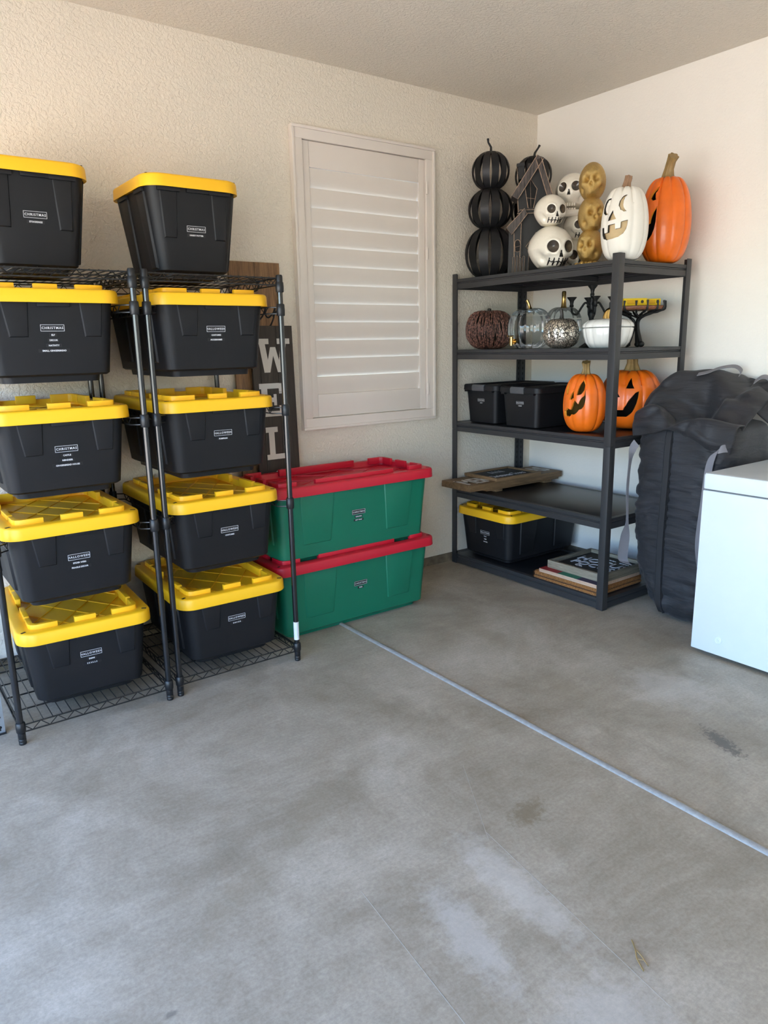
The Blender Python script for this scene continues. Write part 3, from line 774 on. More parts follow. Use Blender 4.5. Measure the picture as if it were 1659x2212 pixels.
def welcome_sign():
    lean = math.atan2(0.045, 1.65)
    t = thing('welcome_sign', 'tall dark plank sign with worn white letters reading welcome, behind the green totes', 'sign', (-2.182, -0.100, 0)); t.rotation_euler = (-lean, 0, 0)
    x = -0.132
    for w in (0.050, 0.108, 0.104):
        ob('plank', boxm((x+w/2, 0, 0.825), (w-0.0015, 0.018, 1.65), 0.0015), M['dark_plank'], t); x += w
    zt = [1.395, 1.150, 0.905, 0.660, 0.415, 0.170, -1]
    ws = [0.20, 0.14, 0.13, 0.155, 0.15, 0.19, 0.14]
    xs = [0.0, -0.030, -0.012, 0.010, 0, 0, 0]
    for i, ch in enumerate('WELCOM'):
        bm = bmesh.new()
        for k, poly in enumerate(slab_letter(ch, ws[i], 0.185, 0)): prism(bm, poly, -0.0098-0.0001*k, -0.0080, 'Y')
        ob('painted_letter', mesh(bm), M['worn_white'], t, (xs[i], 0, zt[i]))
welcome_sign()

def stroke(bm, pts, wd, z0, flat='Y', th=0.0008):
    """hand lettering: flat ribbon through points (u, v) on the -y face"""
    tube(bm, [(p[0], z0, p[1]) if flat == 'Y' else (p[0], p[1], z0) for p in pts], wd/2, 6)

def smooth_pts(P, k=5):
    out = []
    for i in range(len(P)-1):
        p0 = P[max(i-1, 0)]; p1 = P[i]; p2 = P[i+1]; p3 = P[min(i+2, len(P)-1)]
        for j in range(k):
            t = j/k; t2 = t*t; t3 = t2*t
            out.append(tuple(0.5*((2*p1[a])+(-p0[a]+p2[a])*t+(2*p0[a]-5*p1[a]+4*p2[a]-p3[a])*t2+(-p0[a]+3*p1[a]-3*p2[a]+p3[a])*t3) for a in range(len(p1))))
    out.append(tuple(P[-1])); return out

def walnut_sign():
    lean = math.atan2(0.035, 1.98)
    t = thing('wooden_sign', 'tall walnut-brown board with dark handwritten script, leaning behind the welcome sign', 'sign', (-2.245, -0.050, 0)); t.rotation_euler = (-lean, 0, 0)
    for x in (-0.077, 0.077): ob('plank', boxm((x, 0, 0.996), (0.153, 0.016, 1.985), 0.0015), M['walnut'], t)
    bm = bmesh.new()
    e = [(-0.06, 1.705), (-0.03, 1.715), (-0.015, 1.745), (-0.03, 1.762), (-0.048, 1.735), (-0.045, 1.695), (-0.015, 1.672), (0.02, 1.690), (0.045, 1.725), (0.052, 1.750), (0.05, 1.712), (0.068, 1.695), (0.10, 1.722), (0.112, 1.752), (0.098, 1.690), (0.07, 1.640)]
    stroke(bm, smooth_pts([(a, b) for a, b in e]), 0.010, -0.0075)
    e2 = [(0.095, 1.700), (0.12, 1.728), (0.150, 1.742)]
    stroke(bm, smooth_pts(e2), 0.010, -0.0075)
    o_ = [(-0.05, 1.865), (-0.03, 1.892), (0.0, 1.895), (0.018, 1.872), (0.008, 1.842), (-0.03, 1.832), (-0.052, 1.85)]
    stroke(bm, smooth_pts(o_), 0.010, -0.0075)
    ob('script_lettering', mesh(bm, angle=60), M['sign_black'], t)
walnut_sign()

# ------------------------------------------------------------------ charcoal steel rack
RX0, RX1, RY0, RY1 = -0.790, -0.124, -0.008, -1.316
SH = [0.070, 0.546, 1.008, 1.492, 1.946]
def steel_rack():
    t = thing('steel_rack', 'charcoal steel five-tier shelving rack in the corner holding halloween decor', 'shelving', ((RX0+RX1)/2, (RY0+RY1)/2, 0))
    cx, cyy = (RX0+RX1)/2, (RY0+RY1)/2; w = RX1-RX0; d = RY0-RY1; fl = 0.045; th = 0.0025
    for sx in (-1, 1):
        for sy in (-1, 1):
            bm = bmesh.new(); x, y = sx*w/2, sy*d/2
            out = [(0, 0), (-sx*fl, 0), (-sx*fl, -sy*th), (-sx*th, -sy*th), (-sx*th, -sy*fl), (0, -sy*fl)]
            if sx*sy < 0: out = out[::-1]
            prism(bm, out, 0, 0.957, 'Z'); prism(bm, out, 0.959, 1.98, 'Z')
            p = ob('post', mesh(bm, bevel=0.0008, angle=35), M['steel_black'], t, (x, y, 0))
            bm = bmesh.new()
            for i in range(50):
                z = 0.04+i*0.0385
                for (a, b) in (((-sx*(th+0.0004), -sy*0.024), 'x'), ((-sx*0.024, -sy*(th+0.0004)), 'y')):
                    if b == 'x': box(bm, (a[0], a[1], z), (0.0006, 0.008, 0.018))
                    else: box(bm, (a[0], a[1], z), (0.008, 0.0006, 0.018))
            q = ob('slots', mesh(bm, recalc=False), M['hole'], p); q['kind'] = 'stuff'
    for z in SH:
        def prof(sgn): # Z-shaped shelf beam cross section (u outwards, v up): stepped face
            return [(0, 0), (0, -0.018), (-0.006*1, -0.022), (-0.006, -0.027), (0, -0.031), (0, -0.062), (-0.012, -0.062), (-0.012, -0.059), (-0.003, -0.059), (-0.003, -0.033), (-0.009, -0.029), (-0.009, -0.021), (-0.003, -0.017), (-0.003, -0.003), (-0.030, -0.003), (-0.030, 0)]
        for sx in (-1, 1):       # long beams along y
            bm = bmesh.new(); pts = [(sx*(w/2-0.0035+u), v) for u, v in prof(1)] if sx > 0 else [(-(w/2-0.0035+u), v) for u, v in prof(1)][::-1]
            A = [bm.verts.new((u, -d/2+0.006, v)) for u, v in pts]; B = [bm.verts.new((u, d/2-0.006, v)) for u, v in pts]
            bm.faces.new(A); bm.faces.new(B[::-1])
            for i in range(len(pts)): bm.faces.new((A[i], B[i], B[(i+1) % len(pts)], A[(i+1) % len(pts)]))
            ob('shelf_beam', mesh(bm), M['steel_black'], t, (0, 0, z))
        for sy in (-1, 1):
            bm = bmesh.new(); pts = [(sy*(d/2-0.0035+u), v) for u, v in prof(1)]
            if sy < 0: pts = pts[::-1]
            A = [bm.verts.new((-w/2+0.006, u, v)) for u, v in pts]; B = [bm.verts.new((w/2-0.006, u, v)) for u, v in pts]
            bm.faces.new(A); bm.faces.new(B[::-1])
            for i in range(len(pts)): bm.faces.new((A[i], B[i], B[(i+1) % len(pts)], A[(i+1) % len(pts)]))
            ob('shelf_beam', mesh(bm), M['steel_black'], t, (0, 0, z))
        ob('shelf_board', boxm((0, 0, z-0.0055), (w-0.012, d-0.012, 0.009), 0.001), M['board_black'], t)
        ob('cross_bar', boxm((0, 0, z-0.026), (w-0.03, 0.03, 0.03)), M['steel_black'], t)
steel_rack()

# ------------------------------------------------------------------ chest freezer
def freezer():
    t = thing('chest_freezer', 'white chest freezer standing at the right edge against the side wall', 'freezer', (-0.90, -1.938, 0))
    D, L = 0.72, 0.98
    ob('cabinet', boxm((D/2, -L/2, 0.423), (D, L, 0.806), 0.006), M['freezer'], t)
    ob('gasket', boxm((D/2, -L/2, 0.829), (D-0.016, L-0.016, 0.012)), M['gasket'], t)
    bm = bmesh.new()
    loft(bm, [[(x+D/2, y-L/2, z) for x, y in rrect(ww, ll, 0.018, 5)] for ww, ll, z in ((D+0.004, L+0.004, 0.834), (D+0.006, L+0.006, 0.838), (D+0.006, L+0.006, 0.898), (D-0.002, L-0.002, 0.907), (D-0.02, L-0.02, 0.909))])
    ob('lid', mesh(bm, angle=35), M['freezer'], t)
    bm = bmesh.new(); lathe(bm, [(0.019, 0.0), (0.019, 0.003), (0.016, 0.004), (0.014, 0.002), (0.006, 0.002), (0.005, 0.004), (0.0, 0.004)], 28)
    ob('drain_plug', mesh(bm, angle=40), M['freezer'], t, (-0.0005, -0.140, 0.098), (0, R(-90), 0))
    bm = bmesh.new()
    for i in range(7):
        for k in range(5 if i else 2):
            w = rnd.uniform(0.008, 0.013); box(bm, (0, -0.338-k*0.014-w/2, 0.765-i*0.0048), (0.0004, w, 0.0016 if i else 0.0032))
    q = ob('caution_print', mesh(bm), M['gasket'], t, (-0.0004, 0, 0)); q['kind'] = 'stuff'
    for x in (0.06, D-0.06):
        for y in (-0.06, -L+0.06):
            bm = bmesh.new(); lathe(bm, [(0.02, 0), (0.022, 0.004), (0.018, 0.022)], 14); ob('foot', mesh(bm, angle=40), M['gasket'], t, (x, y, 0))
freezer()

# ------------------------------------------------------------------ carved pumpkins
def pumpkin_shell(Rr, Hh, nr, depth, e=0.62, dimple=0.02, thick=0.012, n=96, m=44, squash=1.0, phase=0.0, base=0.62):
    """closed shell: outer surface (slot 0) and inner surface (slot 1). face looks to -y"""
    bm = bmesh.new()
    def srf(k):
        rings = []
        for i in range(1, m):
            t = PI*i/m; s = math.sin(t)**e
            z = Hh/2*(1-math.cos(t)); ring = []
            if z < Hh*0.10: s = max(s, 0)
            up = z/Hh; taper = 1.0-0.10*(up**2) if base < 1 else 1.0
            for j in range(n):
                a = 2*PI*j/n
                g = abs(math.sin((a+phase)*nr/2))
                rr = Rr*s*taper*(1-depth*(1-g)**2.2)
                zz = z - dimple*math.exp(-(rr/(Rr*0.33))**2)*(1 if up > 0.5 else -0.6) - 0.018*(1-g)**3*(up > 0.75)
                if k: # move inwards
                    rr = max(rr-thick, rr*0.3); zz = thick+(zz)*(Hh-2*thick)/Hh
                ring.append(bm.verts.new((rr*math.cos(a)*squash, rr*math.sin(a), max(zz, 0.0))))
            rings.append(ring)
        zb = rings[0][0].co.z; ztop = rings[-1][0].co.z
        b = bm.verts.new((0, 0, zb)); tp = bm.verts.new((0, 0, ztop))
        F = []
        for A, B in zip(rings, rings[1:]):
            for j in range(n): F.append((A[j], A[(j+1) % n], B[(j+1) % n], B[j]))
        for j in range(n):
            F.append((b, rings[0][(j+1) % n], rings[0][j])); F.append((tp, rings[-1][j], rings[-1][(j+1) % n]))
        for f in F:
            q = bm.faces.new(f if not k else f[::-1]); q.material_index = k
    srf(0); srf(1)
    return mesh(bm, recalc=False)

def carve(me, cutters, mats, Rr, angle=42):
    tmp = bpy.data.objects.new('tmp', me); C.objects.link(tmp)
    for m in mats: me.materials.append(m)
    bm = bmesh.new()
    for poly in cutters:
        a = sum(poly[i][0]*poly[(i+1) % len(poly)][1]-poly[(i+1) % len(poly)][0]*poly[i][1] for i in range(len(poly)))
        if a < 0: poly = poly[::-1]
        # taper outward from the middle so cuts run roughly radial
        A = [bm.verts.new((u*0.55, -Rr*0.50, v)) for u, v in poly]; B = [bm.verts.new((u*1.16, -Rr*1.16, v)) for u, v in poly]
        bm.faces.new(A[::-1]); bm.faces.new(B)
        for i in range(len(poly)): bm.faces.new((A[i], A[(i+1) % len(poly)], B[(i+1) % len(poly)], B[i]))
    for f in bm.faces: f.material_index = 2
    cme = mesh(bm)
    for m in mats: cme.materials.append(m)
    cut = bpy.data.objects.new('cut', cme); C.objects.link(cut)
    md = tmp.modifiers.new('b', 'BOOLEAN'); md.operation = 'DIFFERENCE'; md.solver = 'EXACT'; md.object = cut; md.use_self = False
    try: md.material_mode = 'INDEX'
    except Exception: pass
    dg = bpy.context.evaluated_depsgraph_get(); dg.update()
    out = bpy.data.meshes.new_from_object(tmp.evaluated_get(dg))
    bpy.data.objects.remove(tmp); bpy.data.objects.remove(cut)
    out.polygons.foreach_set('use_smooth', [True]*len(out.polygons)); out.set_sharp_from_angle(angle=R(angle))
    return out

def stem(pts, rads, n=12, ribs=6):
    bm = bmesh.new(); pts = [Vector(p) for p in pts]
    rings = []
    for i, p in enumerate(pts):
        t = (pts[min(i+1, len(pts)-1)]-pts[max(i-1, 0)]).normalized(); a = t.cross(Vector((0, 1, 0))).normalized(); b = t.cross(a)
        rings.append([p+(a*math.cos(q)+b*math.sin(q))*rads[i]*(1+0.13*math.cos(ribs*q)) for q in [2*PI*j/(n*3) for j in range(n*3)]])
    loft(bm, rings); return mesh(bm, angle=50)

def carved(label, loc, rz, Rr, Hh, cut, mats, stem_pts, stem_r, stem_mat, nr=9, depth=0.07, e=0.62, dimple=0.02, phase=0.0, base=0.6, liner=None):
    t = thing('carved_pumpkin', label, 'pumpkin', loc, rz)
    me = carve(pumpkin_shell(Rr, Hh, nr, depth, e, dimple, phase=phase, base=base), cut, mats, Rr)
    ob('shell', me, None, t)
    if liner:
        bm = bmesh.new(); lathe(bm, [(0.0, 0.014)]+[((Rr-0.021)*math.sin(a)**0.5, Hh/2-(Hh/2-0.03)*math.cos(a)) for a in [PI*k/24 for k in range(1, 24)]]+[(0.0, Hh-0.03)], 48); ob('liner', mesh(bm, smooth=True), liner, t)
    ob('stem', stem([(x, y, Hh+z) for x, y, z in stem_pts], stem_r), stem_mat, t)
    return t

def crescent(cx, cz, r, side):
    out = []
    for i in range(15): a = R(-70+ (360-140)*0+140*i/14)  if False else R(90+180*i/14); out.append((cx+side*r*math.cos(a)*0.9*-1*-1, cz+r*math.sin(a)))
    for i in range(15): a = R(270-180*i/14); out.append((cx+side*(r*0.38+r*0.62*math.cos(a)*0.95*1), cz+r*0.98*math.sin(a)) if 0 < i < 14 else (cx+side*0.0, cz+r*math.sin(a)*0.99))
    return out
# white: crescent eyes, triangle nose, two-toothed grin
Rw = 0.126
wm = [(-0.078, 0.178), (-0.056, 0.178), (-0.054, 0.148), (-0.024, 0.150), (-0.022, 0.186), (0.020, 0.190), (0.022, 0.162), (0.052, 0.166), (0.053, 0.196), (0.100, 0.204),
      (0.096, 0.176), (0.080, 0.146), (0.050, 0.126), (0.010, 0.114), (-0.040, 0.110), (-0.064, 0.120), (-0.076, 0.140)]
cL = [(x*1.0-0.060, z+0.285) for x, z in [(0.012, 0.045), (-0.012, 0.036), (-0.028, 0.016), (-0.030, -0.008), (-0.018, -0.030), (0.004, -0.042), (0.024, -0.040), (0.008, -0.026), (-0.001, -0.006), (0.001, 0.018), (0.008, 0.034), (0.026, 0.046)]]
cR = [(x*1.0+0.062, z+0.290) for x, z in [(0.012, 0.045), (-0.012, 0.036), (-0.028, 0.016), (-0.030, -0.008), (-0.018, -0.030), (0.004, -0.042), (0.024, -0.040), (0.008, -0.026), (-0.001, -0.006), (0.001, 0.018), (0.008, 0.034), (0.026, 0.046)]]
nose = [(-0.026, 0.208), (0.024, 0.214), (0.002, 0.262)]
wm, cL, cR, nose = [[(x, z*0.955) for x, z in q] for q in (wm, cL, cR, nose)]
carved('tall white jack-o-lantern with crescent moon eyes on the top shelf', (-0.66, -1.240, 1.946), -90+4, Rw, 0.378, [wm, cL, cR, nose],
       [M['matte_white'], M['inner_tan'], M['cut_dark']], [(0, 0, -0.03), (0, 0.000, 0.0), (0.0, 0.008, 0.025), (0.0, 0.018, 0.05)], [0.034, 0.022, 0.018, 0.019], M['stem_pink'], 10, 0.06, 0.50, 0.014, liner=M['inner_tan'])
# tall orange behind it, mostly hidden face
om = [(-0.10, 0.235), (-0.04, 0.20), (-0.02, 0.225), (0.02, 0.20), (0.055, 0.215), (0.060, 0.240), (0.100, 0.300), (0.098, 0.22), (0.075, 0.155), (0.04, 0.125), (-0.03, 0.120), (-0.08, 0.155)]
oe1 = [(0.030, 0.345), (0.060, 0.385), (0.095, 0.405), (0.075, 0.370), (0.085, 0.335), (0.060, 0.330)]
oe2 = [(-x, z) for x, z in oe1][::-1]
carved('large tall orange jack-o-lantern at the right end of the top shelf', (-0.285, -1.235, 1.946), -90-24, 0.143, 0.472, [om, oe1, oe2],
       [M['orange'], M['inner_black'], M['orange_cut']], [(0, 0, -0.045), (0, 0, 0.005), (0.010, -0.002, 0.035), (0.030, -0.004, 0.070), (0.052, -0.006, 0.092)], [0.044, 0.028, 0.022, 0.022, 0.027], M['stem_tan'], 10, 0.07, 0.60, 0.02, 0.3)
# small orange on the middle shelf
sm = [(-0.095, 0.118), (-0.085, 0.150), (-0.070, 0.128), (-0.045, 0.135), (-0.030, 0.150), (-0.010, 0.138), (0.005, 0.165), (0.022, 0.195), (0.045, 0.172), (0.058, 0.200), (0.085, 0.220), (0.092, 0.250),
      (0.098, 0.212), (0.088, 0.170), (0.068, 0.145), (0.050, 0.140), (0.035, 0.122), (0.015, 0.110), (-0.005, 0.112), (-0.020, 0.095), (-0.045, 0.100), (-0.060, 0.090), (-0.080, 0.105)]
se1 = [(0.030, 0.222), (0.034, 0.255), (0.052, 0.290), (0.078, 0.312), (0.088, 0.290), (0.082, 0.252), (0.060, 0.228)]
se2 = [(-0.038, 0.222), (-0.040, 0.255), (-0.058, 0.290), (-0.084, 0.308), (-0.090, 0.290), (-0.082, 0.256), (-0.062, 0.230)][::-1]
sn = [(-0.020, 0.196), (-0.013, 0.225), (0.006, 0.248), (0.012, 0.200), (0.0, 0.205), (-0.006, 0.196)]
carved('small orange jack-o-lantern with a crooked jagged grin on the middle shelf', (-0.652, -1.020, 1.008), -90+2, 0.127, 0.345, [sm, se1, se2, sn],
       [M['orange'], M['inner_brown'], M['orange_cut']], [(0, 0, -0.02), (0, 0, 0.0), (0.002, 0, 0.03), (0.008, -0.012, 0.062)], [0.036, 0.024, 0.018, 0.024], M['stem_tan'], 9, 0.07, 0.60, 0.010, 0.2)
bm_ = [(-0.14, 0.185), (-0.11, 0.20), (-0.05, 0.125), (0.04, 0.125), (0.06, 0.155), (0.12, 0.225), (0.155, 0.235), (0.14, 0.18), (0.105, 0.115), (0.06, 0.085), (-0.05, 0.085), (-0.11, 0.12)]
be1 = [(0.050, 0.250), (0.112, 0.250), (0.084, 0.310)]; be2 = [(-0.112, 0.250), (-0.050, 0.250), (-0.084, 0.310)]; bn = [(-0.02, 0.20), (0.02, 0.20), (0.0, 0.235)]
carved('wide round orange jack-o-lantern behind the front post on the middle shelf', (-0.322, -1.098, 1.008), -90+10, 0.188, 0.360, [bm_, be1, be2, bn],
       [M['orange'], M['inner_black'], M['orange_cut']], [(0, 0, -0.045), (0, 0, -0.01), (0.0, 0, 0.03), (0.0, -0.002, 0.085), (0, 0, 0.095)], [0.065, 0.046, 0.031, 0.030, 0.028], M['stem_tan'], 10, 0.06, 0.58, 0.02, 0.1)

# ------------------------------------------------------------------ skulls
def sk(d, k=None):
    """skull surface: unit direction -> point; face looks to -y"""
    x, y, z = d
    def bump(cx, cyy, cz, rad, amt):
        q = (x-cx)**2+(y-cyy)**2+(z-cz)**2; return amt*math.exp(-q/(rad*rad))
    r = 1.0
    if y < 0.2:
        for s in (-1, 1):
            q = math.sqrt((x-s*0.37)**2+(y+0.91)**2*0.5+(z-0.02)**2)
            r -= 0.13*math.exp(-(q/0.19)**2)                # socket
            r += 0.055*math.exp(-((q-0.29)/0.07)**2)        # raised orbital rim
            r += bump(s*0.66, -0.72, -0.26, 0.15, 0.10)     # cheekbone
            r -= bump(s*0.86, -0.42, -0.30, 0.20, 0.10)     # temple hollow
            r -= bump(s*0.68, -0.52, -0.52, 0.17, 0.13)     # under the cheek
            r += bump(s*0.78, -0.28, -0.62, 0.16, 0.07)     # jaw corner
        r -= bump(0, -0.97, -0.24, 0.10, 0.05)
        r += bump(0, -0.84, -0.56, 0.30, 0.09)              # muzzle
    px, py, pz = x*0.82*r, y*1.0*r, z*0.86*r
    if z < 0: px *= 1-0.20*min(1, -z*1.3)
    if y > 0 and z < 0: py *= 1-0.25*(-z)
    if z < -0.74: pz = -0.86*0.74*r-(-0.74-z)*0.35
    return Vector((px, py, pz))
def grid_dirs(n, m):
    return [[Vector((math.sin(PI*i/m)*math.cos(2*PI*j/n), math.sin(PI*i/m)*math.sin(2*PI*j/n), math.cos(PI*i/m))) for j in range(n)] for i in range(m+1)]
def skull_mesh(fn, n=88, m=60, rough=0.0):
    key = 'skull'+fn.__name__+str(rough)
    if key in TM: return TM[key]
    bm = bmesh.new(); G = grid_dirs(n, m); V = []
    for i, row in enumerate(G):
        if i in (0, m): V.append([bm.verts.new(fn(row[0]))]*n); continue
        V.append([bm.verts.new(fn(d)*(1+rough*noise.noise(d*14))) for d in row])
    for i in range(m):
        for j in range(n):
            f = []
            for v in (V[i][j], V[i+1][j], V[i+1][(j+1) % n], V[i][(j+1) % n]):
                if v not in f: f.append(v)
            if len(f) > 2: bm.faces.new(f)
    TM[key] = mesh(bm, smooth=True); return TM[key]
def patch(fn, cx, cz, rx, rz_, off=0.006, nr=6, na=28, shape=None):
    """a thin coat of paint following the surface around a face direction"""
    bm = bmesh.new()
    def P(u, v):
        y2 = max(0.02, 1-u*u-v*v); d = Vector((u, -math.sqrt(y2), v)).normalized(); p = fn(d); return p+d*off
    if shape:
        cu = sum(s[0] for s in shape)/len(shape); cv = sum(s[1] for s in shape)/len(shape); out = []
        for i in range(len(shape)):
            a, b = shape[i], shape[(i+1) % len(shape)]
            for k in range(5): out.append((a[0]+(b[0]-a[0])*k/5, a[1]+(b[1]-a[1])*k/5))
        na = len(out)
        rings = [[bm.verts.new(P(cu+(u-cu)*q/nr, cv+(v-cv)*q/nr)) for u, v in out] for q in range(1, nr+1)]; c = bm.verts.new(P(cu, cv))
    else:
        rings = [[bm.verts.new(P(cx+rx*q/nr*math.cos(2*PI*j/na), cz+rz_*q/nr*math.sin(2*PI*j/na))) for j in range(na)] for q in range(1, nr+1)]; c = bm.verts.new(P(cx, cz))
    for j in range(na): bm.faces.new((c, rings[0][j], rings[0][(j+1) % na]))
    for A, B in zip(rings, rings[1:]):
        for j in range(na): bm.faces.new((A[j], B[j], B[(j+1) % na], A[(j+1) % na]))
    return mesh(bm, smooth=True)
def mouth_mesh(fn, zc=-0.57, half=0.50, n=6):
    bm = bmesh.new(); T = 0.034
    def P(u, v):
        d = Vector((u, -math.sqrt(max(0.02, 1-u*u-v*v)), v)).normalized(); return fn(d)+d*0.006
    N_ = 26; tube(bm, [P(-half+2*half*i/N_, zc+0.02*math.sin(i*1.7)) for i in range(N_+1)], [T*(0.6+0.25*math.sin(i*2.3)) for i in range(N_+1)], 6)
    for k in range(n):
        u = -half+2*half*k/(n-1)
        tube(bm, [P(u, zc+0.14-0.28*q/4) for q in range(5)], [T*0.55, T*0.9, T*0.8, T, T*0.7] if k % 2 else [T*0.8, T*0.6, T*1.0, T*0.8, T*0.5], 6)
    return mesh(bm, smooth=True)
def skull(parent, loc, size, rz, open_jaw=False, tilt=0, stitched=True):
    s = ob('skull', skull_mesh(sk), M['ceramic'], parent, loc, (R(tilt), 0, R(rz))); s.scale = (size,)*3
    for sx, nm in ((-1, 'a'), (1, 'b')):
        ob('eye_socket', get('sock'+nm, lambda: patch(sk, sx*0.37, 0.02, 0.235, 0.250)), M['socket'], s)
    ob('nose_hole', get('nosep', lambda: patch(sk, 0, 0, 0, 0, shape=[(-0.105, -0.40), (0.105, -0.40), (0.025, -0.14), (-0.025, -0.14)])), M['line_black'], s)
    if stitched: ob('stitched_mouth', get('mouth', lambda: mouth_mesh(sk)), M['line_black'], s)
    else:
        bm = bmesh.new()
        for k in range(6):
            u = -0.30+0.12*k; box(bm, (u*0.85, -0.80+abs(u)*0.22, -0.76), (0.085, 0.10, 0.15))
        ob('upper_teeth', mesh(bm, bevel=0.025, angle=40), M['ceramic'], s)
        bm = bmesh.new(); tube(bm, [(-0.52, 0.0, -0.75), (-0.50, -0.35, -1.02), (-0.30, -0.70, -1.12), (0, -0.80, -1.14), (0.30, -0.70, -1.12), (0.50, -0.35, -1.02), (0.52, 0.0, -0.75)], [0.12, 0.14, 0.15, 0.17, 0.15, 0.14, 0.12], 10)
        for k in range(6):
            u = -0.26+0.105*k; box(bm, (u, -0.76+abs(u)*0.25, -0.98), (0.075, 0.09, 0.14))
        ob('open_jaw', mesh(bm, angle=50), M['ceramic'], s)
    return s

t = thing('skull_stack', 'white ceramic two-skull stack with stitched mouths at the front of the top shelf', 'skull decor', (-0.625, -0.680, 1.946))
skull(t, (0, -0.018, 0.122), 0.156, -24)
skull(t, (0.0, -0.008, 0.335), 0.112, -26)
t = thing('skull_stack', 'white ceramic three-skull totem with open-jawed top skull, behind the two-skull stack', 'skull decor', (-0.335, -0.635, 1.946))
skull(t, (0, -0.02, 0.100), 0.125, -40)
skull(t, (0.0, -0.03, 0.275), 0.112, -32)
skull(t, (-0.01, 0.012, 0.478), 0.130, -62, tilt=-8, stitched=False)

def gsk(d):
    x, y, z = d
    def b(cx, cyy, cz, rad, amt): return amt*math.exp(-((x-cx)**2+(y-cyy)**2+(z-cz)**2)/(rad*rad))
    r = 1.0
    if y < 0:
        for s in (-1, 1):
            r -= b(s*0.36, -0.90, 0.10, 0.17, 0.42); r += b(s*0.34, -0.88, 0.36, 0.14, 0.12)
            r += b(s*0.60, -0.72, -0.15, 0.15, 0.12); r -= b(s*0.70, -0.5, -0.50, 0.2, 0.22)
        r -= b(0, -0.97, -0.18, 0.10, 0.24); r += b(0, -0.80, -0.55, 0.24, 0.14)
        if -0.80 < z < -0.40 and abs(x) < 0.4: r += 0.030*math.cos(x*52)*(1 if abs(z+0.58) > 0.03 else -1.5)
    return Vector((x*0.78*r, y*0.92*r, z*1.12*r*(1.0 if z > 0 else 0.95)))
t = thing('skull_totem', 'gold glitter totem of three stacked skulls on the top shelf', 'skull decor', (-0.560, -0.938, 1.946))
for i, (z, s, rz, dx) in enumerate(((0.115, 0.092, -72, -0.004), (0.285, 0.094, -35, 0.0), (0.462, 0.096, -56, 0.006))):
    o = ob('glitter_skull', skull_mesh(gsk, 80, 56, 0.012), M['glitter'], t, (dx, dx, z), (0, 0, R(rz))); o.scale = (s,)*3
bm = bmesh.new()
for a, r_ in ((20, 0.055), (110, 0.06), (190, 0.062), (235, 0.062), (300, 0.06)):
    x, y = 0.062*math.cos(R(a)), 0.062*math.sin(R(a))
    for k in (-1, 1): bmesh.ops.create_icosphere(bm, subdivisions=2, radius=0.017, matrix=Matrix.Translation((x+k*0.012, y-k*0.006, 0.017)))
    tube(bm, [(x, y, 0.017), (x*0.3, y*0.3, 0.03)], 0.010, 8)
ob('bone_base', mesh(bm, smooth=True), M['glitter'], t)

# ------------------------------------------------------------------ black metal strap pumpkins
def strap_stack(label, loc, rot0, stem_pts):
    t = thing('metal_pumpkin_stack', label, 'pumpkin', loc)
    z = 0
    for bi, (rx, hz) in enumerate(((0.158, 0.315), (0.140, 0.238), (0.118, 0.222))):
        bm = bmesh.new(); zc = z+hz/2
        ringz = [z+0.010, z+hz-0.010]
        for q in ringz: lathe(bm, [(0.0, q-0.0015), (rx*0.42, q-0.0015), (rx*0.42, q+0.0015), (0.0, q+0.0015)], 24)
        ball = ob('pumpkin_ball', mesh(bm, angle=50), M['metal_black'], t)
        nb = 12
        if ('band%d' % bi) not in TM:
            bm = bmesh.new(); hw = PI/nb*0.80; rows_ = []
            m = 18
            for i in range(m+1):
                ph = -PI/2+PI*i/m
                ph = max(-1.22, min(1.22, ph*0.98)); rr = rx*math.cos(ph)**0.85; zz = hz/2*math.sin(ph)/math.sin(1.22)*0.99
                wv = hw*rx*(0.42+0.58*math.cos(ph)**0.8)      # constant-ish strip width: gaps open near the middle
                wv = min(wv, rr*math.sin(PI/nb)*0.98) if abs(ph) > 0.9 else wv*0.93
                rows_.append((rr, zz, wv))
            V = []
            for rr, zz, wv in rows_:
                V.append([bm.verts.new((rr-0.0015*abs(k)*0, k*wv/1.0*0.5*1.0*2*0.5*2/2 if False else k*wv, zz)) for k in (-1, -0.5, 0, 0.5, 1)])
            for A, B in zip(V, V[1:]):
                for j in range(4): bm.faces.new((A[j], A[j+1], B[j+1], B[j]))
            r_ = bmesh.ops.solidify(bm, geom=bm.faces[:], thickness=0.0014)
            TM['band%d' % bi] = mesh(bm, angle=40)
        for k in range(nb):
            ob('strap', TM['band%d' % bi], M['metal_black'], ball, (0, 0, zc), (0, R(0), 2*PI*k/nb+rot0))
        z += hz*0.985
    bm = bmesh.new(); tube(bm, [(x, y, z+q) for x, y, q in stem_pts], [0.009, 0.007, 0.006, 0.008][:len(stem_pts)], 8)
    ob('stem', mesh(bm, angle=60), M['rod_black'], t)
strap_stack('black metal strap triple-pumpkin stack at the left end of the top shelf', (-0.612, -0.172, 1.946), 0.012, [(0, 0, -0.01), (0, 0, 0.035), (-0.014, 0.010, 0.062), (-0.012, 0.016, 0.085)])
strap_stack('black metal strap pumpkin stack behind the haunted house', (-0.285, -0.235, 1.946), -0.04, [(0, 0, -0.01), (0.006, -0.004, 0.03), (0.022, -0.016, 0.058), (0.030, -0.022, 0.075)])

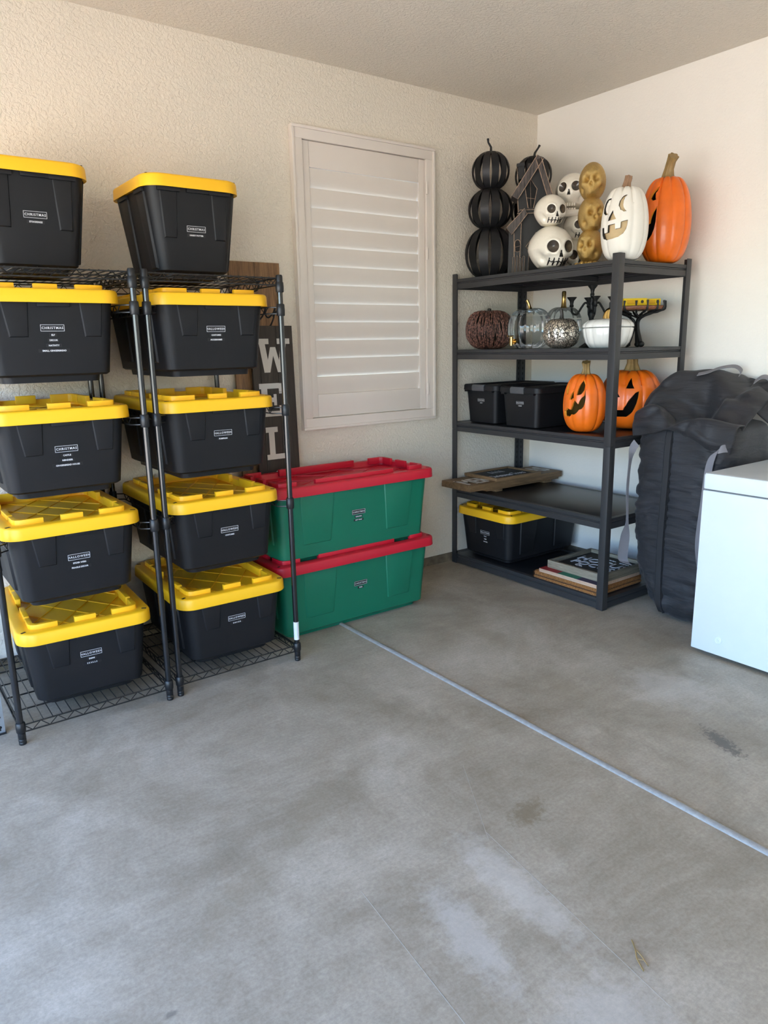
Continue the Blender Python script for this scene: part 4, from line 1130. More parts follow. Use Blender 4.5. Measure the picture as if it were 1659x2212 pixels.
# ------------------------------------------------------------------ haunted house
def house_mat():
    N = NT('dry_brushed_black_tin'); mp = N.n('ShaderNodeMapping'); N.l(N.tc.outputs['Object'], mp.inputs[0]); mp.inputs['Scale'].default_value = (60, 60, 5)
    n = N.noise(1.0, 5, 0.7, coord=mp.outputs[0]); r = N.ramp(n.outputs['Fac'], [(0.55, srgb(14, 13, 13)), (0.88, srgb(52, 47, 45))])
    N.l(r.outputs[0], N.b.inputs['Base Color']); N.b.inputs['Roughness'].default_value = 0.5; return N.m
M['house_black'] = house_mat()
M['house_roof'] = house_mat(); M['house_roof'].name = 'brushed_roof_tin'
for nd in M['house_roof'].node_tree.nodes:
    if nd.type == 'VALTORGB':
        nd.color_ramp.elements[0].position = 0.40; nd.color_ramp.elements[0].color = srgb(34, 31, 30)
        nd.color_ramp.elements[1].position = 0.72; nd.color_ramp.elements[1].color = srgb(104, 92, 86)
def house():
    t = thing('haunted_house', 'black tin haunted house with steep gable and crooked chimney on the top shelf', 'house decor', (-0.548, -0.447, 1.946), -44); t.scale = (0.95, 0.95, 0.915)
    MB, EB = M['house_black'], M['edge_brown']
    def panel(name, pts, y0, y1, mat=MB, bev=0):
        bm = bmesh.new(); prism(bm, pts, y0, y1, 'Y'); return ob(name, mesh(bm), mat, t)
    def outline(parent, pts, y, r=0.0021, closed=True):
        bm = bmesh.new(); tube(bm, [(a, y, b) for a, b in pts], r, 4, closed=closed, cap=not closed); o = ob('rubbed_edge', mesh(bm), EB, parent); return o
    # lower block and tower (tapered)
    bm = bmesh.new(); loft(bm, [[(-0.045, -0.055, 0), (0.105, -0.055, 0), (0.105, 0.055, 0), (-0.045, 0.055, 0)], [(-0.052, -0.055, 0.40), (0.112, -0.055, 0.40), (0.112, 0.055, 0.40), (-0.052, 0.055, 0.40)]])
    ob('lower_storey', mesh(bm), MB, t)
    g = panel('gable_tower', [(-0.070, 0.405), (0.095, 0.405), (0.108, 0.520), (0.040, 0.700), (-0.078, 0.520)], -0.062, 0.052)
    outline(g, [(-0.070, 0.405), (-0.078, 0.520)], -0.063, closed=False)
    led = panel('ledge', [(-0.078, 0.392), (0.115, 0.392), (0.110, 0.414), (-0.062, 0.414)], -0.078, 0.058); outline(led, [(-0.078, 0.392), (0.115, 0.392), (0.110, 0.414), (-0.062, 0.414)], -0.079)
    # roof slabs, crossing at the ridge
    for nm, a, b, w in (('roof_slab', (-0.096, 0.490), (0.060, 0.735), 0.046), ('roof_slab', (0.050, 0.722), (0.142, 0.445), 0.034)):
        dx, dz = b[0]-a[0], b[1]-a[1]; L = math.hypot(dx, dz); nx, nz = -dz/L*w/2, dx/L*w/2
        P = [(a[0]-nx, a[1]-nz), (b[0]-nx, b[1]-nz), (b[0]+nx, b[1]+nz), (a[0]+nx, a[1]+nz)]
        o = panel(nm, P, -0.098, 0.062, M['house_roof']); outline(o, P, -0.099)
    # coffin window
    P = [(0.002, 0.610), (0.046, 0.545), (0.026, 0.425), (-0.008, 0.425), (-0.032, 0.562)]
    wv = panel('coffin_window', P, -0.0645, -0.060, M['hole']); outline(wv, P, -0.0650, 0.0020)
    outline(wv, [(0.002, 0.600), (0.010, 0.428)], -0.0650, 0.0009, False); outline(wv, [(-0.022, 0.492), (0.036, 0.482)], -0.0650, 0.0009, False)
    # chimney
    bm = bmesh.new(); box(bm, (-0.052, 0.010, 0.665), (0.040, 0.045, 0.085), (0, -8, 0)); box(bm, (-0.058, 0.010, 0.710), (0.050, 0.054, 0.022), (0, -8, 0)); box(bm, (0.0, 0.02, 0.690), (0.03, 0.03, 0.06))
    ch = ob('chimney', mesh(bm), MB, t); outline(ch, [(-0.074, 0.625), (-0.083, 0.700)], -0.016, 0.0011, False)
    # left wing with its own lean-to roof
    wg = panel('side_wing', [(-0.132, 0.0), (-0.045, 0.0), (-0.045, 0.375), (-0.128, 0.300)], -0.085, 0.040)
    outline(wg, [(-0.096, 0.268), (-0.092, 0.11)], -0.086, closed=False); outline(wg, [(-0.050, 0.33), (-0.056, 0.10)], -0.086, closed=False)
    P = [(-0.146, 0.300), (-0.032, 0.418), (-0.016, 0.380), (-0.112, 0.255)]
    r = panel('wing_roof', P, -0.112, 0.048, M['house_roof']); outline(r, P, -0.113)
    P = [(-0.086, 0.150), (-0.090, 0.195)]+[(-0.072+0.017*math.cos(R(a)), 0.205+0.020*math.sin(R(a))) for a in range(180, -1, -30)]+[(-0.052, 0.195), (-0.055, 0.152), (-0.07, 0.146)]
    wv = panel('arched_window', P, -0.0880, -0.084, M['hole']); outline(wv, P, -0.0885, 0.0017)
    outline(wv, [(-0.087, 0.178), (-0.055, 0.184)], -0.0885, 0.0009, False)
    # crooked fence pickets
    for i, (x, h) in enumerate(((-0.105, 0.115), (-0.084, 0.120), (-0.062, 0.108), (-0.040, 0.118))):
        P = [(x, 0), (x+0.014, 0), (x+0.016, h-0.006), (x+0.010, h), (x+0.003, h-0.004)]
        f = panel('fence_picket', P, -0.108, -0.104); outline(f, P, -0.1088, 0.0009)
    # porch arch and door on the right
    P = [(0.0, 0.0), (0.085, 0.0), (0.088, 0.17), (0.045, 0.235), (0.004, 0.17)]
    d = panel('door', P, -0.060, -0.056, M['hole']); outline(d, P, -0.0605, 0.0014)
    P = [(-0.010, 0.165), (0.045, 0.245), (0.100, 0.165), (0.106, 0.178), (0.045, 0.268), (-0.018, 0.178)]
    p = panel('porch_roof', P, -0.085, -0.054); outline(p, P, -0.086)
    ob('base_plate', boxm((-0.01, -0.03, 0.002), (0.26, 0.18, 0.004)), MB, t)
house()

# ------------------------------------------------------------------ second shelf
def twig_pumpkin():
    t = thing('twig_pumpkin', 'brown twig pumpkin with copper sparkles at the left of the second shelf', 'pumpkin', (-0.618, -0.182, 1.492))
    rr = random.Random(3); Rr, Hh = 0.155, 0.255
    bm = bmesh.new(); lathe(bm, [(0.02, 0.01)]+[(0.86*Rr*math.sin(a)**0.7, Hh/2-0.40*Hh*math.cos(a)) for a in [PI*k/12 for k in range(1, 12)]]+[(0.01, Hh*0.85)], 24)
    ob('core', mesh(bm, smooth=True), M['dark_stem'], t)
    bm = bmesh.new(); bd = bmesh.new()
    for i in range(330):
        a0 = 2*PI*i/330+rr.uniform(-0.05, 0.05); tw = rr.uniform(-0.7, 0.7); s = rr.uniform(0.94, 1.06); pts = []
        lobe = 1-0.05*abs(math.cos(a0*2.5))
        for k in range(15):
            u = PI*(0.03+0.94*k/14); a = a0+tw*(k/14-0.5)+rr.uniform(-0.015, 0.015)
            q = Rr*s*lobe*math.sin(u)**0.62+rr.uniform(-0.002, 0.002)
            z = Hh/2*(1-math.cos(u))*rr.uniform(0.985, 1.015)-0.03*math.exp(-(q/(Rr*0.35))**2)*(1 if k > 7 else 0)
            pts.append((q*math.cos(a), q*math.sin(a), max(0.003, z)))
        tube(bm, pts, rr.uniform(0.0011, 0.0024), 4, cap=False)
        for _ in range(2):
            p = Vector(rr.choice(pts[2:-2])); p += Vector((p.x, p.y, 0)).normalized()*0.002
            bmesh.ops.create_icosphere(bd, subdivisions=1, radius=rr.uniform(0.0010, 0.0018), matrix=Matrix.Translation(p))
    q = ob('twigs', mesh(bm, recalc=False, smooth=True), M['twig'], t); q['kind'] = 'stuff'
    q = ob('sequins', mesh(bd), M['bead'], t); q['kind'] = 'stuff'
    bm = bmesh.new(); lathe(bm, [(0.0, 0.24), (0.014, 0.235), (0.012, 0.262), (0.0, 0.266)], 10); ob('stem', mesh(bm, angle=50), M['dark_stem'], t)
twig_pumpkin()
def ribbed(prof, n=84, ribs=14, depth=0.06):
    bm = bmesh.new()
    rings = [[(r*(1-depth*(1-abs(math.sin(a*ribs/2)))**1.5)*math.cos(a), r*(1-depth*(1-abs(math.sin(a*ribs/2)))**1.5)*math.sin(a), z) for a in [2*PI*j/n for j in range(n)]] for r, z in prof]
    loft(bm, rings, prof[0][0] < 0.05, False); return mesh(bm, smooth=True, recalc=True)
def glass_shell(Rr, Hh, z0, z1, e=0.6):
    out = []; K = 22
    for k in range(K+1):
        z = z0+(z1-z0)*k/K; c = max(-1, min(1, 1-2*z/Hh)); out.append((max(0.012, Rr*math.sqrt(max(0, 1-c*c))**e), z))
    return out
def dispenser():
    t = thing('glass_dispenser', 'clear glass pumpkin drink dispenser with brass spigot and lid on the second shelf', 'dispenser', (-0.632, -0.556, 1.492))
    Rr, Hh = 0.136, 0.2486
    ob('jar', ribbed(glass_shell(Rr, Hh, 0.004, 0.202, 0.58)), M['glass'], t)
    ob('lid', ribbed(glass_shell(Rr*1.01, Hh, 0.208, 0.247, 0.58)), M['glass'], t)
    bm = bmesh.new(); tube(bm, [(0, 0, 0.240), (0.0, 0.002, 0.252), (-0.007, 0.007, 0.274), (-0.016, 0.014, 0.296)], [0.014, 0.009, 0.009, 0.010], 14); ob('brass_stem', mesh(bm, angle=60), M['gold_metal'], t)
    ax = Vector((-1.0, 0.06, 0)).normalized(); z = 0.046
    bm = bmesh.new(); tube(bm, [ax*0.108+Vector((0, 0, z)), ax*0.152+Vector((0, 0, z))], 0.008, 12); tube(bm, [ax*0.122+Vector((0, 0, z)), ax*0.132+Vector((0, 0, z))], 0.017, 16)
    tube(bm, [ax*0.152+Vector((0, 0, z-0.024)), ax*0.152+Vector((0, 0, z+0.028))], [0.010, 0.011], 14)
    tube(bm, [ax*0.135+Vector((0, 0, z+0.034)), ax*0.185+Vector((0, 0, z+0.034))], 0.0035, 8)
    ob('spigot', mesh(bm, angle=50), M['gold_metal'], t)
dispenser()
def mercury():
    t = thing('mercury_pumpkin', 'crackled silver mercury-glass pumpkin on the second shelf', 'pumpkin', (-0.695, -0.862, 1.492))
    Rr, Hh = 0.104, 0.176
    bm = bmesh.new(); n = 96; rings = []
    for k in range(1, 30):
        u = PI*k/30; s = math.sin(u)**0.62; ring = []
        for j in range(n):
            a = 2*PI*j/n; g = abs(math.sin(a*5)); q = Rr*s*(1-0.09*(1-g)**2)
            ring.append((q*math.cos(a), q*math.sin(a), max(0, Hh/2*(1-math.cos(u))-0.016*math.exp(-(q/(Rr*0.3))**2)*(k > 15))))
        rings.append(ring)
    loft(bm, rings); ob('shell', mesh(bm, smooth=True), M['mercury'], t)
    ob('stem', stem([(0, 0, Hh-0.025), (0, 0, Hh), (0.002, 0, Hh+0.02), (-0.003, 0.003, Hh+0.048)], [0.020, 0.011, 0.008, 0.009], 6), M['dark_stem'], t)
mercury()
def glassjar():
    t = thing('glass_pumpkin_jar', 'clear glass pumpkin jar with tall gold stem, behind the silver pumpkin', 'jar', (-0.400, -0.625, 1.492))
    Rr, Hh = 0.118, 0.255
    ob('jar', ribbed(glass_shell(Rr, Hh, 0.004, 0.178, 0.58)), M['glass'], t)
    ob('lid', ribbed(glass_shell(Rr*1.02, Hh, 0.186, 0.2535, 0.58)), M['glass'], t)
    bm = bmesh.new(); lathe(bm, [(0.0, 0.246), (0.020, 0.248), (0.016, 0.262), (0.013, 0.30), (0.0135, 0.342), (0.010, 0.350), (0.0, 0.352)], 20); ob('gold_stem', mesh(bm, angle=40), M['gold_metal'], t)
glassjar()
def candelabra():
    t = thing('candelabra', 'matte black five-cup candelabra behind the white tureen', 'candelabra', (-0.205, -0.690, 1.492), -44)
    bm = bmesh.new(); lathe(bm, [(0.075, 0), (0.070, 0.006), (0.035, 0.030), (0.014, 0.060), (0.010, 0.14), (0.013, 0.16), (0.016, 0.185), (0.026, 0.21), (0.020, 0.222), (0.011, 0.235), (0.017, 0.255), (0.014, 0.29), (0.010, 0.31), (0.013, 0.33)], 20)
    ob('pedestal', mesh(bm, angle=50), M['rod_black'], t)
    cup = bmesh.new(); lathe(cup, [(0.008, 0), (0.014, 0.010), (0.010, 0.022), (0.014, 0.042), (0.030, 0.062), (0.031, 0.066), (0.022, 0.066), (0.012, 0.050), (0.0, 0.048)], 20)
    cm = mesh(cup, angle=45)
    ob('candle_cup', cm, M['rod_black'], t, (0, 0, 0.32))
    for a in (62, 118, 242, 298) if False else (8, 188, 98, 278):
        L = 0.130 if a in (8, 188) else 0.075
        d = Vector((math.cos(R(a)), math.sin(R(a)), 0))
        bm = bmesh.new(); P = smooth_pts([(0, 0.245), (L*0.3, 0.280), (L*0.5, 0.253), (L*0.72, 0.210), (L*0.95, 0.218), (L, 0.253)])
        tube(bm, [d*p[0]+Vector((0, 0, p[1])) for p in P], 0.0068, 8)
        arm = ob('arm', mesh(bm, angle=60), M['rod_black'], t)
        ob('candle_cup', cm, M['rod_black'], arm, (d.x*L, d.y*L, 0.250))
candelabra()
def tureen():
    t = thing('pumpkin_tureen', 'white porcelain pumpkin tureen with gold curled stem on the second shelf', 'tureen', (-0.560, -1.090, 1.492), -54)
    def sh(prof, ribs=14):
        bm = bmesh.new(); n = 112
        loft(bm, [[(r*(1-0.05*(1-abs(math.sin(a*ribs/2)))**2)*math.cos(a)*1.06, r*(1-0.05*(1-abs(math.sin(a*ribs/2)))**2)*math.sin(a)*0.92, z) for a in [2*PI*j/n for j in range(n)]] for r, z in prof])
        return mesh(bm, angle=60)
    ob('bowl', sh([(0.088, 0), (0.097, 0.004), (0.116, 0.030), (0.128, 0.065), (0.135, 0.105), (0.133, 0.111), (0.126, 0.113)]), M['ceramic_clean'], t)
    ob('lid', sh([(0.126, 0.1155), (0.135, 0.1160), (0.137, 0.121), (0.132, 0.136), (0.112, 0.153), (0.075, 0.163), (0.03, 0.158), (0.012, 0.150)]), M['ceramic_clean'], t)
    bm = bmesh.new(); P = smooth_pts([(-0.010, 0, 0.148), (-0.012, 0, 0.175), (-0.004, 0, 0.205), (0.018, 0, 0.214), (0.034, 0, 0.200)]); tube(bm, P, [0.024-0.0009*i for i in range(len(P))], 14)
    ob('gold_stem', mesh(bm, angle=60), M['gold_metal'], t)
tureen()
def stand():
    t = thing('cake_stand', 'cake stand held by black skeleton hands with a brown wooden plate', 'cake stand', (-0.305, -1.098, 1.492))
    arms = bmesh.new()
    for k in range(3):
        a = R(120*k+20); d = Vector((math.cos(a), math.sin(a), 0)); e = Vector((-math.sin(a), math.cos(a), 0))
        bm = bmesh.new()
        P = smooth_pts([tuple(d*0.046+Vector((0, 0, 0.012))), tuple(d*0.028+Vector((0, 0, 0.06))), tuple(d*0.014+Vector((0, 0, 0.11))), tuple(d*0.016+Vector((0, 0, 0.150))), tuple(d*0.040+Vector((0, 0, 0.172)))])
        tube(bm, P, [0.017 if i < 2 else 0.013-0.00030*i for i in range(len(P))], 10)
        bmesh.ops.create_icosphere(bm, subdivisions=2, radius=0.018, matrix=Matrix.Translation(d*0.048+Vector((0, 0, 0.017))))
        arm = ob('arm', mesh(bm, angle=60), M['rod_black'], t)
        for f in range(5):
            s = (f-2)*0.42; dd = (d*math.cos(s)+e*math.sin(s)); L = 0.143 if f != 0 else 0.10
            bm = bmesh.new()
            P = [d*0.036+Vector((0, 0, 0.168)), dd*0.075+Vector((0, 0, 0.190)), dd*(L-0.03)+Vector((0, 0, 0.200)), dd*(L+0.012)+Vector((0, 0, 0.218)), dd*(L+0.012)+Vector((0, 0, 0.262))]
            P = smooth_pts([tuple(p) for p in P], 4); tube(bm, P, [0.0058+0.0014*math.cos(i*1.6) for i in range(len(P))], 7)
            ob('finger', mesh(bm, angle=60), M['rod_black'], arm)
    bm = bmesh.new(); lathe(bm, [(0.0, 0.212), (0.145, 0.212), (0.152, 0.220), (0.152, 0.231), (0.146, 0.234), (0.0, 0.234)], 48); ob('plate', mesh(bm, angle=40), M['brown_plate'], t)
    # two cartons lying on the plate
    for nm, lab, loc, s, rz in (('carton', 'yellow carton with orange print at the left on the cake stand', (-0.330, -1.085, 1.7265), (0.135, 0.078, 0.044), -36), ('carton', 'second yellow carton, right and behind on the cake stand', (-0.215, -1.125, 1.7265), (0.085, 0.082, 0.042), -33)):
        b = thing(nm, lab, 'carton', loc, rz)
        ob('box', boxm((0, 0, s[2]/2), s, 0.001), M['yellow_card'], b)
        bm = bmesh.new()
        for i in range(3): box(bm, (-s[0]*0.12+0.0*i, -s[1]/2-0.0003, s[2]*(0.35+0.18*i)), (s[0]*0.5, 0.0004, 0.0035))
        ob('printed_stripe', mesh(bm), M['red_print'], b)
        bm = bmesh.new(); lathe(bm, [(0.009, 0), (0.009, 0.0006)], 16); ob('printed_mark', mesh(bm), M['dark_stem'], b, (s[0]*0.30, -s[1]/2-0.0001, s[2]*0.55), (R(90), 0, 0))
stand()

# ------------------------------------------------------------------ black latching bins on the middle shelf
def latch_bin(label, loc, w, d, h, head, lines, lz=0.155):
    t = thing('latching_bin', label, 'storage bin', loc, -90)
    bm = bmesh.new(); tp = 0.016
    loft(bm, [[(x, y+d/2, z) for x, y in rrect(w-2*tp*(1-s)-q, d-2*tp*(1-s)-q, 0.030, 6)] for z, s, q in ((0, 0, 0.02), (0.006, 0, 0), (h, 1, 0))])
    ob('body', mesh(bm, angle=40), M['black_plastic'], t)
    bm = bmesh.new(); W, Dd = w+0.040, d+0.036
    loft(bm, [[(x, y+d/2, z) for x, y in rrect(ww, dd, r, 6)] for ww, dd, r, z in ((W-0.01, Dd-0.01, 0.036, h-0.016), (W, Dd, 0.04, h-0.014), (W-0.004, Dd-0.004, 0.04, h+0.016), (W-0.016, Dd-0.016, 0.036, h+0.022), (W-0.06, Dd-0.06, 0.03, h+0.022), (W-0.07, Dd-0.07, 0.03, h+0.014))])
    for sx in (-1, 1): box(bm, (sx*(W/2-0.05), d/2, h+0.020), (0.02, Dd-0.16, 0.008))
    ob('lid', mesh(bm, angle=40), M['black_plastic'], t)
    bm = bmesh.new(); prism(bm, [(-0.019, h-0.020), (-0.024, h-0.018), (-0.026, h+0.008), (-0.018, h+0.022), (-0.006, h+0.024), (-0.006, h+0.018), (-0.015, h+0.014), (-0.017, h-0.010)], -0.056, 0.056, 'X')
    c = ob('front_latch', mesh(bm, bevel=0.0015, angle=40), M['latch'], t)
    bm = bmesh.new(); box(bm, (w/2-0.035, -0.012, h-0.020), (0.04, 0.02, 0.012)); ob('lid_catch', mesh(bm, bevel=0.002, angle=40), M['black_plastic'], t)
    bm = bmesh.new(); box(bm, (-w/2+0.030, -0.012, h-0.020), (0.03, 0.02, 0.012)); ob('lid_catch', mesh(bm, bevel=0.002, angle=40), M['black_plastic'], t)
    tilt = math.atan2(tp, h); labels(t, lines, lz, lambda z: tp*(1-z/h), head, tilt, True, 0.72)
M['latch'] = plain('slate_grey_latch', srgb(78, 80, 84), 0.4)
latch_bin('black latching bin at the far left of the middle shelf, its label reading christmas', (-0.742, -0.232, 1.008), 0.290, 0.56, 0.235, 'CHRISTMAS', ['LIGHTS'])
latch_bin('black latching bin labelled halloween, between the christmas bin and the small pumpkin', (-0.752, -0.592, 1.008), 0.305, 0.56, 0.232, 'HALLOWEEN', ['CANDLES'])

# ------------------------------------------------------------------ wooden signs on the fourth shelf
def signs():
    z = 0.546
    t = thing('wooden_sign', 'narrow brown plank sign on cleats, lowest of the fourth-shelf sign pile', 'sign', (-0.405, -0.205, z))
    ob('plank', boxm((0, 0, 0.0225), (0.72, 0.25, 0.017), 0.001), M['walnut_x'], t)
    for x in (-0.25, 0.24): ob('cleat', boxm((x, 0, 0.007), (0.065, 0.26, 0.0135), 0.001), M['walnut_x'], t)
    t = thing('wooden_sign', 'thick brown wooden sign with white capital lettering, jutting past the steel rack post', 'sign', (-0.482, -0.204, z+0.0315))
    ob('board', boxm((0, 0, 0.021), (0.90, 0.290, 0.042), 0.003), M['walnut_x'], t)
    text(t, 'MER', 0.165, (-0.305, -0.03, 0.0423), (0, 0, 0), M['worn_white'], 1.0, bold=0.003, scale=(0.80, 1.35, 1))
    text(t, 'MAS', 0.165, (0.300, 0.0, 0.0423), (0, 0, 0), M['worn_white'], 1.0, bold=0.003, scale=(0.80, 1.35, 1))
    t = thing('chalkboard_sign', 'framed black chalkboard sign with white script about christmas trees', 'sign', (-0.475, -0.190, z+0.0740))
    W_, D_ = 0.435, 0.325
    for c, s in (((0, -D_/2+0.012, 0.010), (W_, 0.024, 0.020)), ((0, D_/2-0.012, 0.010), (W_, 0.024, 0.020)), ((-W_/2+0.012, 0, 0.010), (0.024, D_-0.048, 0.020)), ((W_/2-0.012, 0, 0.010), (0.024, D_-0.048, 0.020))):
        ob('frame_side', boxm((0, 0, 0), s, 0.0015), M['frame_wood'], t, c)
    pn = ob('chalk_panel', boxm((0, 0, 0.006), (W_-0.048, D_-0.048, 0.008)), M['chalk'], t)
    text(pn, 'Christmas Trees', 0.060, (-0.01, -0.055, 0.0103), (0, 0, 0), M['label_ink'], 1.0, scale=(0.82, 1.5, 1))
    bm = bmesh.new()
    for i, x in enumerate((-0.05, -0.015, 0.02, 0.055)):
        for k in range(4): stroke(bm, [(x-0.012+0.003*k, 0.045+0.016*k), (x, 0.056+0.016*k), (x+0.012-0.003*k, 0.045+0.016*k)], 0.0022, 0.0102, 'Z')
    ob('chalk_trees', mesh(bm), M['label_ink'], pn)
signs()

# ------------------------------------------------------------------ mats and signs on the bottom shelf
def coir(label, loc, w, d, h, seed, rz=0):
    t = thing('coir_doormat', label, 'doormat', loc, rz); rr = random.Random(seed)
    bm = bmesh.new(); loft(bm, [[(x+rr.uniform(-.002, .002), y+rr.uniform(-.002, .002), z) for x, y in rrect(w-q, d-q, 0.02, 5)] for z, q in ((0.003, 0.006), (0.004, 0), (h*0.6, 0), (h-0.002, 0.004), (h, 0.012))])
    ob('pile', mesh(bm, angle=60), M['coir'], t)
    bm = bmesh.new(); loft(bm, [[(x, y, z) for x, y in rrect(w-0.004, d-0.004, 0.02, 5)] for z in (0, 0.0035)]); ob('backing', mesh(bm), M['zip'], t)
    bm = bmesh.new()
    for _ in range(3800):
        u = rr.uniform(0, 2*(w+d))
        if u < w: x, y, nx, ny = u-w/2, -d/2, 0, -1
        elif u < w+d: x, y, nx, ny = w/2, u-w-d/2, 1, 0
        elif u < 2*w+d: x, y, nx, ny = u-w-d-w/2, d/2, 0, 1
        else: x, y, nx, ny = -w/2, u-2*w-d-d/2, -1, 0
        z = rr.uniform(0.003, h); L = rr.uniform(0.002, 0.006)
        p = Vector((x-nx*0.002, y-ny*0.002, z)); q = p+Vector((nx*L+rr.uniform(-.003, .003)*(1-abs(nx)), ny*L+rr.uniform(-.003, .003)*(1-abs(ny)), rr.uniform(-.002, .003)))
        q.z = max(q.z, 0.001)
        s = Vector((ny, nx, 0))*0.0006 if abs(nx)+abs(ny) else Vector((0, 0, 0.001))
        bm.faces.new([bm.verts.new(p+s), bm.verts.new(p-s), bm.verts.new(q+Vector((0, 0, 0.0006)))])
    f = ob('bristles', mesh(bm, recalc=False), M['coir'], t); f['kind'] = 'stuff'
coir('tan coir doormat, lowest in the pile on the bottom shelf', (-0.556, -1.016, 0.070), 0.44, 0.500, 0.020, 1)
coir('rough orange-brown coir doormat lying on the tan one, under the painted board', (-0.554, -1.016, 0.0905), 0.44, 0.495, 0.026, 2, 1.0)
def painted_board():
    t = thing('painted_board', 'wooden board painted in red, green and purple blocks under the framed black sign', 'board', (-0.562, -1.035, 0.1175))
    ob('board', boxm((0, 0, 0.011), (0.42, 0.44, 0.022), 0.001), M['pale_wood'], t)
    for i, (y, m) in enumerate(((0.147, 'paint_red'), (0.0, 'paint_green'), (-0.147, 'paint_purple'))):
        ob('painted_block', boxm((0, y, 0.0225), (0.419, 0.1455, 0.0016)), M[m], t)
painted_board()
def framed_sign():
    t = thing('framed_sign', 'grey wood framed black sign with raised white lettering hocus pocus', 'sign', (-0.508, -1.050, 0.1415))
    Wd, D_ = 0.425, 0.425; fh = 0.048; ft = 0.020
    ob('frame_side', boxm((-Wd/2+ft/2, 0, fh/2), (ft, D_, fh), 0.001), M['greywood'], t); ob('frame_side', boxm((Wd/2-ft/2, 0, fh/2), (ft, D_, fh), 0.001), M['greywood'], t)
    for s in (-1, 1): ob('frame_side', boxm((0, s*(D_/2-ft/2), fh/2), (Wd-2*ft, ft, fh), 0.001), M['greywood_x'], t)
    p = ob('black_panel', boxm((0, 0, 0.022), (Wd-2*ft, D_-2*ft, 0.008)), M['sign_black'], t)
    for s, sz, x, y, sc in (('HOCUS', 0.105, 0.045, -0.01, (1, 1.05)), ('POCUS', 0.095, -0.045, 0.0, (1, 1.0)), ('Co.', 0.042, -0.100, 0.055, (1, 1))):
        text(p, s, sz, (x, y, 0.0275), (0, 0, R(-90)), M['label_ink'], 1.0, 'raised_lettering', 0.0016, 0.0008, (sc[0], sc[1], 1))
    for x0, y0, y1 in ((-0.148, 0.150, 0.03), (-0.152, 0.00, -0.10), (0.128, 0.06, -0.05), (0.120, -0.08, -0.15)):
        bm = bmesh.new(); n = int(abs(y1-y0)/0.004)
        tube(bm, [(x0+0.0065*math.sin(i*2.1)*(0.7+0.3*math.sin(i*0.9)), y0+(y1-y0)*i/n, 0.0280) for i in range(n+1)], 0.0016, 5)
        ob('small_script_line', mesh(bm), M['label_ink'], p)
framed_sign()

